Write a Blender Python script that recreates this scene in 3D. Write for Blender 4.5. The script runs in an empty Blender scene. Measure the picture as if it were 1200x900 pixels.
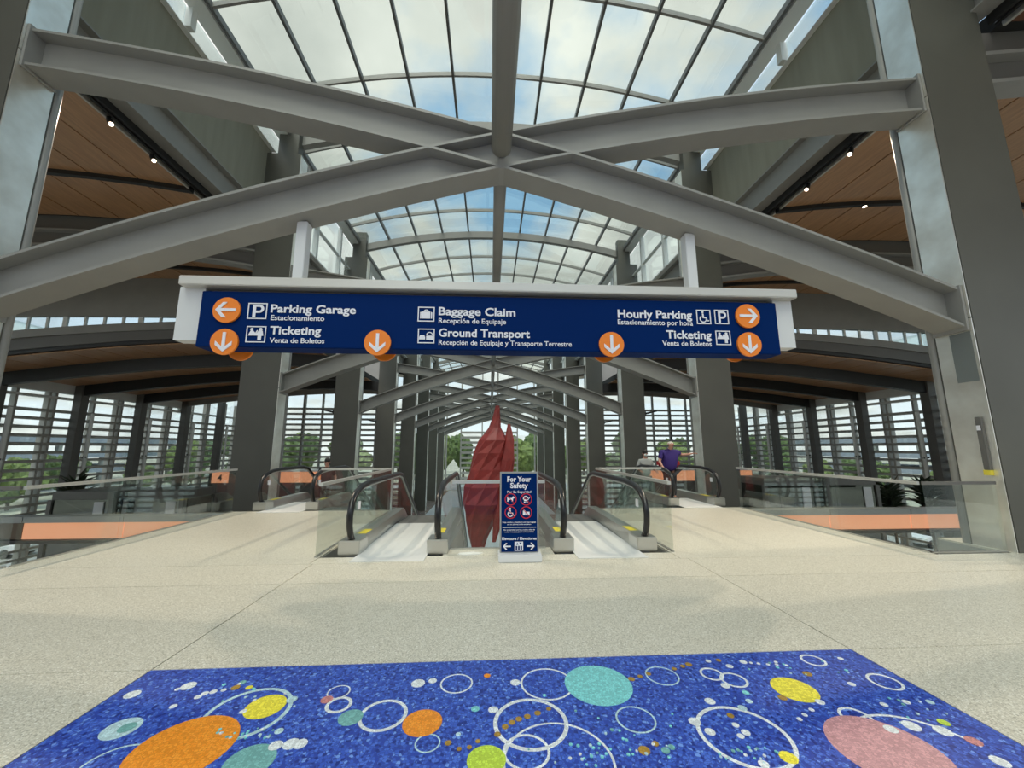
import bpy, bmesh, math, random
from mathutils import Vector, Matrix
random.seed(7)
S = bpy.context.scene
C = S.collection
PI = math.pi

# ------------------------------------------------------------------ camera
PITCH, YAW, FPX, EYE, CX = math.radians(9.3), math.radians(3.2), 455.0, 1.6, -0.15
cd = bpy.data.cameras.new('camera')
cd.sensor_fit = 'HORIZONTAL'; cd.sensor_width = 36.0; cd.lens = 36.0 * FPX / 1200.0
cd.clip_start = 0.05; cd.clip_end = 2000
cam = bpy.data.objects.new('camera', cd); C.objects.link(cam)
cam.location = (CX, 0, EYE); cam.rotation_euler = (PI / 2 + PITCH, 0, -YAW)
S.camera = cam

# ------------------------------------------------------------------ sky (blue with broken cloud all over)
SKY_STRENGTH = 1.0
W = bpy.data.worlds.new('sky'); S.world = W; W.use_nodes = True
nt = W.node_tree; nt.nodes.clear()
N = nt.nodes.new
wo = N('ShaderNodeOutputWorld'); bg = N('ShaderNodeBackground'); tc = N('ShaderNodeTexCoord')
sep = N('ShaderNodeSeparateXYZ'); zz = N('ShaderNodeMath'); zz.operation = 'MAXIMUM'; zz.inputs[1].default_value = 0.0
za = N('ShaderNodeMath'); za.operation = 'ADD'; za.inputs[1].default_value = 0.16
dx = N('ShaderNodeMath'); dx.operation = 'DIVIDE'; dy = N('ShaderNodeMath'); dy.operation = 'DIVIDE'
cmb = N('ShaderNodeCombineXYZ')
n1 = N('ShaderNodeTexNoise'); n1.inputs['Scale'].default_value = 1.15; n1.inputs['Detail'].default_value = 7; n1.inputs['Roughness'].default_value = 0.55
n2 = N('ShaderNodeTexNoise'); n2.inputs['Scale'].default_value = 2.7; n2.inputs['Detail'].default_value = 5
r1 = N('ShaderNodeValToRGB'); r1.color_ramp.elements[0].position = 0.44; r1.color_ramp.elements[1].position = 0.56
r2 = N('ShaderNodeValToRGB'); r2.color_ramp.elements[0].position = 0.3; r2.color_ramp.elements[1].position = 0.7
r2.color_ramp.elements[0].color = (0.60, 0.62, 0.60, 1); r2.color_ramp.elements[1].color = (1.08, 1.08, 1.03, 1)
gr = N('ShaderNodeValToRGB')
gr.color_ramp.elements[0].position = 0.0; gr.color_ramp.elements[0].color = (1.05, 1.10, 1.12, 1)
gr.color_ramp.elements[1].position = 0.5; gr.color_ramp.elements[1].color = (0.30, 0.56, 0.88, 1)
mx = N('ShaderNodeMixRGB')
L = nt.links.new
L(tc.outputs['Generated'], sep.inputs[0]); L(sep.outputs[2], zz.inputs[0]); L(zz.outputs[0], za.inputs[0])
L(sep.outputs[0], dx.inputs[0]); L(za.outputs[0], dx.inputs[1]); L(sep.outputs[1], dy.inputs[0]); L(za.outputs[0], dy.inputs[1])
L(dx.outputs[0], cmb.inputs[0]); L(dy.outputs[0], cmb.inputs[1]); cmb.inputs[2].default_value = 3.4
L(cmb.outputs[0], n1.inputs['Vector']); L(cmb.outputs[0], n2.inputs['Vector'])
L(n1.outputs[0], r1.inputs[0]); L(n2.outputs[0], r2.inputs[0]); L(zz.outputs[0], gr.inputs[0])
L(r1.outputs[0], mx.inputs[0]); L(gr.outputs[0], mx.inputs[1]); L(r2.outputs[0], mx.inputs[2])
L(mx.outputs[0], bg.inputs[0]); bg.inputs[1].default_value = SKY_STRENGTH
L(bg.outputs[0], wo.inputs[0])

# sun behind thin cloud: wide soft disc, high and a little behind the viewer
sd = bpy.data.lights.new('sun', 'SUN'); sd.energy = 2.4; sd.angle = math.radians(40); sd.color = (1.0, 0.95, 0.87)
so = bpy.data.objects.new('sun', sd); C.objects.link(so); so.location = (0, 0, 60)
so.rotation_euler = (math.radians(34), math.radians(-6), 0)

S.view_settings.view_transform = 'Standard'; S.view_settings.look = 'None'
S.view_settings.gamma = 1.0; S.view_settings.use_curve_mapping = False
S.view_settings.exposure = 0.35
S.cycles.transparent_max_bounces = 32
S.cycles.max_bounces = 8; S.cycles.diffuse_bounces = 5

# ------------------------------------------------------------------ helpers
def pt(px, py, Y):
    """point of the plane y=Y seen at photo pixel px,py"""
    u = (px - 600) / FPX; v = (450 - py) / FPX
    f = math.cos(PITCH) - math.sin(PITCH) * v; up = math.sin(PITCH) + math.cos(PITCH) * v
    x = math.cos(YAW) * u + math.sin(YAW) * f; y = -math.sin(YAW) * u + math.cos(YAW) * f
    k = Y / y
    return Vector((x * k + CX, Y, up * k + EYE))
def flr(px, py, Z=0.0):
    a = pt(px, py, 1.0); k = (Z - EYE) / (a.z - EYE)
    return Vector(((a.x - CX) * k + CX, k, Z))

def tag(o, label, cat, group=None, kind=None):
    if label: o['label'] = label
    if cat: o['category'] = cat
    if group: o['group'] = group
    if kind: o['kind'] = kind
    return o
def thing(name, label, cat, loc=(0, 0, 0), group=None, kind=None, rz=0):
    o = bpy.data.objects.new(name, None); C.objects.link(o); o.location = loc; o.rotation_euler = (0, 0, rz)
    o.empty_display_size = 0.2
    return tag(o, label, cat, group, kind)
def wloc(p):
    v = Vector((0, 0, 0))
    while p is not None:
        v = v + Vector(p.location); p = p.parent
    return v
def link(name, mesh, parent=None, loc=None, rot=None):
    o = bpy.data.objects.new(name, mesh); C.objects.link(o)
    if parent is not None: o.parent = parent
    if loc is not None: o.location = loc
    if rot is not None: o.rotation_euler = rot
    return o
def copy_tree(o, parent=None):
    c = o.copy(); C.objects.link(c); c.parent = parent
    for ch in o.children: copy_tree(ch, c)
    return c

class MB:
    def __init__(s): s.v = []; s.f = []
    def add(s, vs, fs):
        b = len(s.v); s.v += [tuple(p) for p in vs]; s.f += [tuple(i + b for i in f) for f in fs]; return s
    def hexa(s, p):
        return s.add(p, [(0, 3, 2, 1), (4, 5, 6, 7), (0, 1, 5, 4), (1, 2, 6, 5), (2, 3, 7, 6), (3, 0, 4, 7)])
    def box(s, x0, x1, y0, y1, z0, z1):
        return s.hexa([(x0, y0, z0), (x1, y0, z0), (x1, y1, z0), (x0, y1, z0), (x0, y0, z1), (x1, y0, z1), (x1, y1, z1), (x0, y1, z1)])
    def prism(s, A, B):
        n = len(A)
        return s.add(list(A) + list(B), [tuple(range(n))[::-1], tuple(range(n, 2 * n))] + [(i, (i + 1) % n, n + (i + 1) % n, n + i) for i in range(n)])
    def xz(s, poly, y0, y1):      # polygon in x,z extruded along y
        return s.prism([(a, y0, b) for a, b in poly], [(a, y1, b) for a, b in poly])
    def yz(s, poly, x0, x1):
        return s.prism([(x0, a, b) for a, b in poly], [(x1, a, b) for a, b in poly])
    def xy(s, poly, z0, z1):
        return s.prism([(a, b, z0) for a, b in poly], [(a, b, z1) for a, b in poly])
    def tube(s, pts, r, n=8):
        pts = [Vector(p) for p in pts]; rings = []; up = None
        for i, p in enumerate(pts):
            t = (pts[min(i + 1, len(pts) - 1)] - pts[max(i - 1, 0)]).normalized()
            if up is None: up = Vector((0, 0, 1)) if abs(t.z) < 0.9 else Vector((1, 0, 0))
            a = t.cross(up).normalized(); b = a.cross(t).normalized(); up = b
            rr = r[i] if isinstance(r, (list, tuple)) else r
            rings.append([p + (a * math.cos(k * 2 * PI / n) + b * math.sin(k * 2 * PI / n)) * rr for k in range(n)])
        vs = [q for g in rings for q in g]; fs = []
        for i in range(len(pts) - 1):
            for k in range(n):
                fs.append((i * n + k, i * n + (k + 1) % n, (i + 1) * n + (k + 1) % n, (i + 1) * n + k))
        fs.append(tuple(range(n))[::-1]); fs.append(tuple((len(pts) - 1) * n + k for k in range(n)))
        return s.add(vs, fs)
    def strip(s, secs):            # loft of quads sections (4 points each)
        vs = [p for q in secs for p in q]; fs = [(3, 2, 1, 0)]
        for i in range(len(secs) - 1):
            for k in range(4):
                fs.append((i * 4 + k, i * 4 + (k + 1) % 4, i * 4 + 4 + (k + 1) % 4, i * 4 + 4 + k))
        m = (len(secs) - 1) * 4; fs.append((m, m + 1, m + 2, m + 3))
        return s.add(vs, fs)
    def arch(s, xs, zlo, zhi, y0, y1):   # slab curved in x
        return s.strip([[(x, y0, zlo(x)), (x, y1, zlo(x)), (x, y1, zhi(x)), (x, y0, zhi(x))] for x in xs])
    def ball(s, c, r, nu=10, nv=6, sc=(1, 1, 1)):
        vs = [(c[0], c[1], c[2] + r * sc[2])]
        for j in range(1, nv):
            t = PI * j / nv
            for i in range(nu):
                a = 2 * PI * i / nu
                vs.append((c[0] + r * sc[0] * math.sin(t) * math.cos(a), c[1] + r * sc[1] * math.sin(t) * math.sin(a), c[2] + r * sc[2] * math.cos(t)))
        vs.append((c[0], c[1], c[2] - r * sc[2])); fs = []
        for i in range(nu): fs.append((0, 1 + i, 1 + (i + 1) % nu))
        for j in range(nv - 2):
            for i in range(nu):
                a = 1 + j * nu + i; b = 1 + j * nu + (i + 1) % nu
                fs.append((a, a + nu, b + nu, b))
        e = len(vs) - 1; m = 1 + (nv - 2) * nu
        for i in range(nu): fs.append((e, m + (i + 1) % nu, m + i))
        return s.add(vs, fs)
    def mesh(s, name, mat, smooth=False, bevel=0.0, off=(0, 0, 0)):
        me = bpy.data.meshes.new(name)
        me.from_pydata([(a - off[0], b - off[1], c - off[2]) for a, b, c in s.v], [], s.f)
        bm = bmesh.new(); bm.from_mesh(me)
        bmesh.ops.recalc_face_normals(bm, faces=bm.faces)
        if bevel: bmesh.ops.bevel(bm, geom=[e for e in bm.edges if e.is_manifold and e.calc_face_angle(0) > 0.5], offset=bevel, segments=2, affect='EDGES', clamp_overlap=True)
        bm.to_mesh(me); bm.free()
        if mat: me.materials.append(mat)
        if smooth:
            for p in me.polygons: p.use_smooth = True
        return me
    def build(s, name, mat, parent=None, smooth=False, bevel=0.0):
        off = wloc(parent)
        return link(name, s.mesh(name, mat, smooth, bevel, off), parent)
    def top(s, name, mat, loc, label, cat, group=None, kind=None, smooth=False, bevel=0.0):
        o = link(name, s.mesh(name, mat, smooth, bevel, loc), None, loc)
        return tag(o, label, cat, group, kind)

# ------------------------------------------------------------------ materials
def mat(name, col, rough=0.5, metal=0.0, var=0.0, scale=4.0, emit=None, spec=0.5, bump=0.0, stretch=None):
    m = bpy.data.materials.new(name); m.use_nodes = True
    t = m.node_tree; b = t.nodes['Principled BSDF']
    b.inputs['Base Color'].default_value = (*col, 1); b.inputs['Roughness'].default_value = rough
    b.inputs['Metallic'].default_value = metal; b.inputs['Specular IOR Level'].default_value = spec
    if emit:
        b.inputs['Emission Color'].default_value = (*emit[:3], 1); b.inputs['Emission Strength'].default_value = emit[3]
    if var or bump:
        c = t.nodes.new('ShaderNodeTexCoord'); n = t.nodes.new('ShaderNodeTexNoise')
        n.inputs['Scale'].default_value = scale; n.inputs['Detail'].default_value = 5
        src = c.outputs['Object']
        if stretch:
            mp = t.nodes.new('ShaderNodeMapping'); mp.inputs['Scale'].default_value = stretch
            t.links.new(src, mp.inputs[0]); src = mp.outputs[0]
        t.links.new(src, n.inputs['Vector'])
        if var:
            r = t.nodes.new('ShaderNodeValToRGB')
            r.color_ramp.elements[0].position = 0.3; r.color_ramp.elements[1].position = 0.7
            r.color_ramp.elements[0].color = (*[max(0, k * (1 - var)) for k in col], 1)
            r.color_ramp.elements[1].color = (*[min(1, k * (1 + var)) for k in col], 1)
            t.links.new(n.outputs[0], r.inputs[0]); t.links.new(r.outputs[0], b.inputs['Base Color'])
        if bump:
            bp = t.nodes.new('ShaderNodeBump'); bp.inputs['Strength'].default_value = bump; bp.inputs['Distance'].default_value = 0.02
            t.links.new(n.outputs[0], bp.inputs['Height']); t.links.new(bp.outputs[0], b.inputs['Normal'])
    return m
def glass(name, tint, refl=0.06, rough=0.02):
    m = bpy.data.materials.new(name); m.use_nodes = True; t = m.node_tree; t.nodes.clear()
    o = t.nodes.new('ShaderNodeOutputMaterial'); tr = t.nodes.new('ShaderNodeBsdfTransparent'); g = t.nodes.new('ShaderNodeBsdfGlossy')
    tr.inputs[0].default_value = (*tint, 1); g.inputs['Roughness'].default_value = rough; g.inputs[0].default_value = (0.9, 0.95, 0.93, 1)
    lw = t.nodes.new('ShaderNodeLayerWeight'); lw.inputs[0].default_value = 0.25
    mm = t.nodes.new('ShaderNodeMath'); mm.operation = 'MULTIPLY_ADD'; mm.inputs[1].default_value = 0.28; mm.inputs[2].default_value = refl
    x = t.nodes.new('ShaderNodeMixShader')
    t.links.new(lw.outputs['Fresnel'], mm.inputs[0]); t.links.new(mm.outputs[0], x.inputs[0])
    t.links.new(tr.outputs[0], x.inputs[1]); t.links.new(g.outputs[0], x.inputs[2]); t.links.new(x.outputs[0], o.inputs[0])
    return m
def cells(name, cols, scale, rough, spec=0.5, rnd=1.0, edge=None):
    """small chips / tesserae: voronoi cells coloured from a ramp"""
    m = bpy.data.materials.new(name); m.use_nodes = True; t = m.node_tree; b = t.nodes['Principled BSDF']
    c = t.nodes.new('ShaderNodeTexCoord'); v = t.nodes.new('ShaderNodeTexVoronoi'); v.inputs['Scale'].default_value = scale
    v.inputs['Randomness'].default_value = rnd
    s = t.nodes.new('ShaderNodeSeparateColor'); r = t.nodes.new('ShaderNodeValToRGB'); r.color_ramp.interpolation = 'CONSTANT'
    e = r.color_ramp.elements
    while len(e) < len(cols): e.new(0.5)
    for i, (p, k) in enumerate(cols): e[i].position = p; e[i].color = (*k, 1)
    t.links.new(c.outputs['Object'], v.inputs['Vector']); t.links.new(v.outputs['Color'], s.inputs[0]); t.links.new(s.outputs[0], r.inputs[0])
    out = r.outputs[0]
    if edge:
        v2 = t.nodes.new('ShaderNodeTexVoronoi'); v2.feature = 'DISTANCE_TO_EDGE'; v2.inputs['Scale'].default_value = scale; v2.inputs['Randomness'].default_value = rnd
        t.links.new(c.outputs['Object'], v2.inputs['Vector'])
        st = t.nodes.new('ShaderNodeMath'); st.operation = 'GREATER_THAN'; st.inputs[1].default_value = 0.05
        t.links.new(v2.outputs['Distance'], st.inputs[0])
        mxn = t.nodes.new('ShaderNodeMixRGB'); mxn.inputs[1].default_value = (*edge, 1)
        t.links.new(st.outputs[0], mxn.inputs[0]); t.links.new(out, mxn.inputs[2]); out = mxn.outputs[0]
    t.links.new(out, b.inputs['Base Color'])
    b.inputs['Roughness'].default_value = rough; b.inputs['Specular IOR Level'].default_value = spec
    return m

M = {}
M['steel'] = mat('grey_painted_steel', (0.27, 0.265, 0.245), 0.42, 0, 0.06, 1.3)
M['steel_dark'] = mat('dark_grey_steel', (0.13, 0.125, 0.115), 0.5)
M['column'] = mat('grey_column_steel', (0.098, 0.096, 0.08), 0.45, 0, 0.08, 0.8)
M['panel'] = mat('brushed_zinc_panel', (0.92, 0.87, 0.77), 0.34, 0.8, 0.22, 1.6, bump=0.15)
M['plaster'] = mat('grey_upper_wall', (0.27, 0.262, 0.205), 0.8, 0, 0.08, 1.2, stretch=(1, 3, .3))
M['frame'] = mat('pale_window_frame', (0.74, 0.76, 0.73), 0.5)
M['mullion'] = mat('grey_mullion', (0.2, 0.2, 0.19), 0.45)
M['wood'] = mat('reddish_wood_ceiling', (0.45, 0.245, 0.12), 0.34, 0, 0.16, 2.0, stretch=(6, 0.6, 1))
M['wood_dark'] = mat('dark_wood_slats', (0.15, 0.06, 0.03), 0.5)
M['black'] = mat('matt_black', (0.012, 0.012, 0.012), 0.5)
M['rubber'] = mat('black_rubber', (0.010, 0.010, 0.011), 0.28)
M['terrazzo'] = cells('speckled_terrazzo', [(0, (0.66, 0.625, 0.515)), (0.3, (0.55, 0.515, 0.42)), (0.6, (0.74, 0.70, 0.59)), (0.86, (0.40, 0.37, 0.29)), (0.94, (0.86, 0.84, 0.75))], 130, 0.30)
M['joint'] = mat('dark_joint', (0.10, 0.095, 0.08), 0.6)
M['slab'] = mat('concrete_slab', (0.34, 0.34, 0.31), 0.7)
M['mosaic'] = cells('blue_glass_tesserae', [(0, (0.028, 0.065, 0.40)), (0.25, (0.045, 0.11, 0.54)), (0.55, (0.075, 0.17, 0.66)), (0.82, (0.016, 0.035, 0.24)), (0.93, (0.17, 0.32, 0.78))], 55, 0.3, 0.5, 0.75, (0.03, 0.06, 0.32))
def tess(n, c, sc=62):
    return cells(n, [(0, c), (0.35, tuple(k * .86 for k in c)), (0.65, tuple(min(1, k * 1.12 + .01) for k in c))], sc, 0.35, 0.5, 0.7, tuple(k * .72 for k in c))
T = dict(orange=tess('orange_tesserae', (0.96, 0.32, 0.025)), yellow=tess('yellow_tesserae', (0.90, 0.78, 0.06)), teal=tess('teal_tesserae', (0.20, 0.46, 0.44)),
         aqua=tess('aqua_tesserae', (0.24, 0.68, 0.68)), green=tess('lime_tesserae', (0.55, 0.74, 0.07)), mauve=tess('mauve_tesserae', (0.62, 0.32, 0.34)),
         white=tess('white_tesserae', (0.80, 0.84, 0.84)), ice=tess('ice_blue_tesserae', (0.52, 0.72, 0.76)), pink=tess('pink_tesserae', (0.62, 0.25, 0.24)), gold=tess('gold_tesserae', (0.42, 0.25, 0.04)))
M['glass'] = glass('clear_glass', (0.96, 0.98, 0.97), 0.012)
M['skyglass'] = glass('skylight_glass', (0.84, 0.87, 0.84), 0.04)
M['winglass'] = glass('window_glass', (0.86, 0.90, 0.89), 0.05)
M['inox'] = mat('brushed_stainless', (0.58, 0.58, 0.55), 0.3, 0.9)
M['rail'] = mat('satin_rail', (0.62, 0.63, 0.60), 0.35, 0.5)
M['plate'] = mat('ribbed_metal_plate', (0.74, 0.74, 0.72), 0.45, 0.1, 0.03, 8, stretch=(1, 25, 1))
M['truss'] = mat('grey_truss_cladding', (0.34, 0.35, 0.34), 0.5, 0.2)
M['blue'] = mat('sign_blue', (0.0008, 0.018, 0.105), 0.5, spec=0.04)
M['white'] = mat('sign_white', (0.78, 0.78, 0.84), 0.5)
M['endwhite'] = mat('pale_end_panel', (0.66, 0.67, 0.68), 0.45)
M['cream'] = mat('pale_aluminium', (0.60, 0.58, 0.53), 0.35, 0.4)
M['orange'] = mat('sign_orange', (0.86, 0.22, 0.01), 0.4)
M['redring'] = mat('sign_red', (0.55, 0.02, 0.03), 0.4)
M['amber'] = mat('translucent_orange_resin', (0.72, 0.33, 0.18), 0.35, 0, 0.06, 0.9, emit=(1.0, 0.40, 0.20, 0.42))
M['brown'] = mat('dark_brown_panel', (0.10, 0.055, 0.02), 0.4)
M['darkfloor'] = mat('dark_polished_floor', (0.26, 0.21, 0.18), 0.18, 0, 0.3, 0.3)
M['lightfloor'] = mat('pale_lower_floor', (0.55, 0.58, 0.58), 0.3)
M['red'] = mat('brick_red_facets', (0.26, 0.032, 0.028), 0.45, 0, 0.2, 3)
M['lamp'] = mat('lamp_lens', (1, .9, .75), 0.3, emit=(1.0, 0.82, 0.62, 5.0))
M['smoke'] = glass('dark_kiosk_glass', (0.16, 0.18, 0.18), 0.10)
M['leaf'] = mat('tree_leaves', (0.085, 0.13, 0.035), 0.7, 0, 0.45, 1.5)
M['leaf2'] = mat('pale_tree_leaves', (0.15, 0.20, 0.055), 0.7, 0, 0.4, 1.5)
M['bark'] = mat('bark', (0.10, 0.07, 0.045), 0.9)
M['plantleaf'] = mat('dark_indoor_leaves', (0.02, 0.035, 0.015), 0.5)
M['ground'] = mat('dry_grass_and_pavement', (0.42, 0.41, 0.32), 0.9, 0, 0.35, 0.06)
M['asphalt'] = mat('pale_paving', (0.38, 0.38, 0.36), 0.9)
M['slat'] = mat('grey_louvre_slat', (0.42, 0.41, 0.38), 0.55)
M['yellow'] = mat('yellow_sticker', (0.75, 0.62, 0.05), 0.5)
M['paper'] = mat('white_paper', (0.8, 0.8, 0.76), 0.7)

# ------------------------------------------------------------------ floor of the bridge
fl = thing('floor', 'speckled cream terrazzo bridge floor in large panels with thin dark joints', 'floor', kind='structure')
def slab(x0, x1, y0, y1): MB().box(x0, x1, y0, y1, -0.5, -0.03).build('floor_slab', M['slab'], fl)
for r in [(-14, 14, -8, 5.88), (-6.65, -2.65, 5.88, 10.6), (2.65, 6.65, 5.88, 10.6), (-2.65, 2.65, 5.88, 6.2), (-0.85, 0.85, 6.2, 6.62), (-14, -7.9, 5.88, 6.9), (7.9, 14, 5.88, 6.9)]: slab(*r)
def panel(x0, x1, y0, y1, g=0.005):
    MB().box(x0 + g, x1 - g, y0 + g, y1 - g, -0.03, 0.0).build('floor_panel', M['terrazzo'], fl)
XB = [-14, -7.9, -2.6, 2.76, 7.9, 14]
YB = [-8, -2.5, 0.4, 3.27, 5.08, 5.88]
for i in range(5):
    for j in range(5):
        if i == 2 and j < 3: continue
        panel(XB[i], XB[i + 1], YB[j], YB[j + 1])
for s in (-1, 1):
    a, b = sorted((s * 2.65, s * 6.65)); panel(a, b, 5.88, 10.6)
    a, b = sorted((s * 7.9, s * 14)); panel(a, b, 5.88, 6.9)
panel(-2.65, 2.65, 5.88, 6.2); panel(-0.85, 0.85, 6.2, 6.62)

# mosaic inset
mo = thing('floor_mosaic', 'deep blue glass mosaic inset with orange, yellow, teal and mauve discs and white rings', 'mosaic', (0, 1.0, 0))
MB().box(-2.597, 2.757, -7.9, 3.265, -0.03, 0.0005).build('mosaic_field', M['mosaic'], mo)
lvl = [0.0]
MZ = [0.0015]
def nz():
    MZ[0] += 0.00002; return MZ[0]
def disc_mb(cx, cy, r, z, n=40, h=0.0012):
    return MB().xy([(cx + r * math.cos(2 * PI * i / n), cy + r * math.sin(2 * PI * i / n)) for i in range(n)], 0.0, z)
def ring_mb(cx, cy, r, w, z, a0=0.0, a1=2 * PI, n=48):
    secs = []
    for i in range(n + 1):
        a = a0 + (a1 - a0) * i / n; c, s_ = math.cos(a), math.sin(a)
        secs.append([(cx + (r - w) * c, cy + (r - w) * s_, 0), (cx + r * c, cy + r * s_, 0), (cx + r * c, cy + r * s_, z), (cx + (r - w) * c, cy + (r - w) * s_, z)])
    return MB().strip(secs)
def mdisc(px, py, rpx, col, name='disc'):
    c = flr(px, py); r = (flr(px + rpx, py) - flr(px - rpx, py)).length / 2
    if abs(c.x - .08) + r > 2.67: r = max(0.02, 2.67 - abs(c.x - .08))
    if c.y + r > 3.25: r = max(0.012, 3.25 - c.y)
    if c.y > 3.22 or c.x > 2.72 or c.x < -2.56: return
    disc_mb(c.x, c.y, r, nz(), 40 if rpx > 12 else 12).build(name, T[col], mo)
def mring(px, py, rpx, col, w=0.1, a0=0.0, a1=2 * PI):
    c = flr(px, py); r = (flr(px + rpx, py) - flr(px - rpx, py)).length / 2
    r = min(r, 3.24 - c.y, 2.67 - abs(c.x - .08)) if a1 - a0 > 6 else r
    ring_mb(c.x, c.y, r, w * r, nz(), a0, a1).build('ring', T[col], mo)
for a in [(290, 835, 47, 'ice', .10), (130, 899, 36, 'ice', .07), (397, 811, 13, 'white', .12), (397, 826, 15, 'white', .26), (449, 838, 28, 'white', .15), (535, 801, 19, 'white', .10),
          (501, 871, 15, 'ice', .12), (641, 801, 31, 'white', .07), (622, 847, 44, 'white', .11), (617, 881, 28, 'white', .12), (655, 893, 66, 'white', .045), (745, 843, 23, 'ice', .09), (776, 792, 19, 'ice', .09),
          (834, 790, 13, 'white', .2), (860, 797, 15, 'white', .18), (872, 862, 52, 'white', .09), (1003, 840, 17, 'white', .2), (1037, 799, 17, 'white', .18), (953, 774, 13, 'white', .2)]: mring(*a)
mring(1100, 890, 78, 'white', .05, 0.2, 2.9)
for a in [(215, 876, 55, 'orange'), (311, 828, 22, 'yellow'), (292, 893, 28, 'teal'), (495, 847, 23, 'orange'), (570, 891, 23, 'green'), (411, 841, 14, 'teal'), (701, 802, 39, 'aqua'), (931, 808, 24, 'yellow'),
          (1040, 879, 59, 'mauve'), (142, 854, 19, 'ice'), (383, 820, 7, 'pink'), (924, 888, 10, 'yellow'), (149, 853, 9, 'teal')]: mdisc(*a)
for px, py, r, col in [(155, 814, 8, 'white'), (221, 804, 8, 'white'), (490, 801, 8, 'white'), (507, 798, 5, 'white'), (323, 874, 8, 'white'), (341, 872, 9, 'white'), (352, 872, 8, 'white'), (327, 857, 5, 'ice'), (578, 832, 6, 'white'),
                       (604, 800, 6, 'white'), (832, 822, 6, 'white'), (814, 846, 7, 'white'), (571, 792, 4, 'orange'), (557, 831, 5, 'aqua'), (342, 820, 6, 'ice'), (285, 834, 4, 'white'), (292, 806, 4, 'yellow'), (203, 828, 4, 'white'), (208, 808, 3, 'white'),
                       (232, 817, 4, 'white'), (240, 813, 4, 'white'), (250, 811, 4, 'white'), (262, 809, 3, 'white'), (276, 806, 5, 'gold'), (284, 800, 4, 'teal'), (870, 830, 5, 'ice'), (878, 822, 4, 'ice'), (874, 812, 4, 'aqua'), (961, 823, 5, 'white'),
                       (951, 832, 3, 'white'), (943, 838, 3, 'white'), (937, 843, 3, 'white'), (946, 790, 5, 'gold'), (917, 818, 5, 'gold'), (855, 781, 4, 'white'), (842, 774, 3, 'gold'), (830, 775, 3, 'white'), (871, 776, 4, 'white'), (880, 777, 2, 'white'), (889, 778, 2, 'white'),
                       (900, 779, 2, 'white'), (910, 779, 2, 'white'), (922, 780, 2, 'white'), (1044, 855, 7, 'white'), (1068, 851, 9, 'white'), (1105, 857, 9, 'white'), (1141, 869, 8, 'pink'), (1172, 893, 9, 'white'), (1106, 847, 6, 'green'), (1062, 823, 4, 'white'), (1036, 826, 4, 'white'),
                       (1090, 823, 4, 'ice'), (985, 772, 3, 'white'), (998, 802, 4, 'white'), (832, 858, 6, 'white'), (862, 850, 4, 'white'), (874, 859, 5, 'white'), (868, 863, 4, 'white'), (850, 804, 5, 'white'), (895, 896, 6, 'white'), (525, 871, 4, 'gold'), (537, 861, 3, 'ice'),
                       (538, 878, 3, 'gold'), (550, 876, 3, 'gold'), (560, 869, 3, 'gold'), (583, 861, 4, 'gold'), (592, 852, 4, 'gold'), (600, 847, 4, 'gold'), (608, 843, 4, 'gold'), (618, 840, 4, 'gold'), (630, 836, 4, 'gold'), (643, 831, 3, 'gold'), (740, 796, 4, 'gold'), (750, 793, 3, 'gold'),
                       (760, 790, 3, 'gold'), (790, 784, 3, 'gold'), (800, 781, 3, 'gold'), (807, 779, 4, 'gold'), (755, 880, 7, 'gold'), (768, 872, 4, 'gold'), (780, 880, 5, 'teal'), (787, 876, 4, 'teal'), (856, 839, 4, 'gold')]:
    mdisc(px, py, r, col, 'dot')
rr = random.Random(3)
for k in range(120):   # loose little tesserae scattered round the rings
    c = rr.choice([(300, 815, 50, 14), (680, 885, 36, 14), (880, 885, 40, 10), (760, 880, 30, 10), (935, 785, 60, 10), (280, 860, 40, 6), (700, 850, 90, 35), (1100, 830, 60, 20)])
    mdisc(c[0] + rr.uniform(-1, 1) * c[2], c[1] + rr.uniform(-1, 1) * c[3], rr.uniform(1.0, 2.2), rr.choice(['aqua', 'teal', 'ice', 'white', 'aqua']), 'dot')

# ------------------------------------------------------------------ steel columns and cross braces
PY = [6.15 + 8.75 * k for k in range(8)]       # centre planes of the portals
ORD = ['nearest', 'second', 'third', 'fourth', 'fifth', 'sixth', 'seventh', 'farthest']
SIDE = {-1: 'left', 1: 'right'}
def column(s):
    t = thing('steel_column', '', 'column')
    X = lambda a: s * a
    def bx(m, a, b, y0, y1, z0, z1):
        p, q = sorted((X(a), X(b))); m.box(p, q, y0, y1, z0, z1)
    m = MB(); bx(m, 7.965, 9.36, -0.30, 0.34, -6.0, 13.45); m.build('shaft', M['column'], t, bevel=0.012)
    m = MB(); bx(m, 8.15, 8.95, -0.2, 0.2, 13.45, 15.2); m.build('post', M['column'], t, bevel=0.01)
    zs = [-6.0, -0.9, 3.78, 8.1, 13.4]
    for a, b in zip(zs, zs[1:]):
        m = MB(); bx(m, 7.95, 7.965, -0.292, 0.27, a + 0.012, b - 0.012); m.build('inner_panel', M['panel'], t)
    MB().tube([(X(7.99), 0.36, -6.0), (X(7.99), 0.36, 13.4)], 0.065, 10).build('edge_pipe', M['steel'], t, smooth=True)
    return t
for s in (-1, 1):
    proto = column(s)
    for k in range(8):
        c = proto if k == 0 else copy_tree(proto)
        c.location = (0, PY[k], 0)
        tag(c, f'tall grey steel column, {ORD[k]} on the {SIDE[s]} side of the hall', 'column', 'steel columns along the hall')

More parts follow.
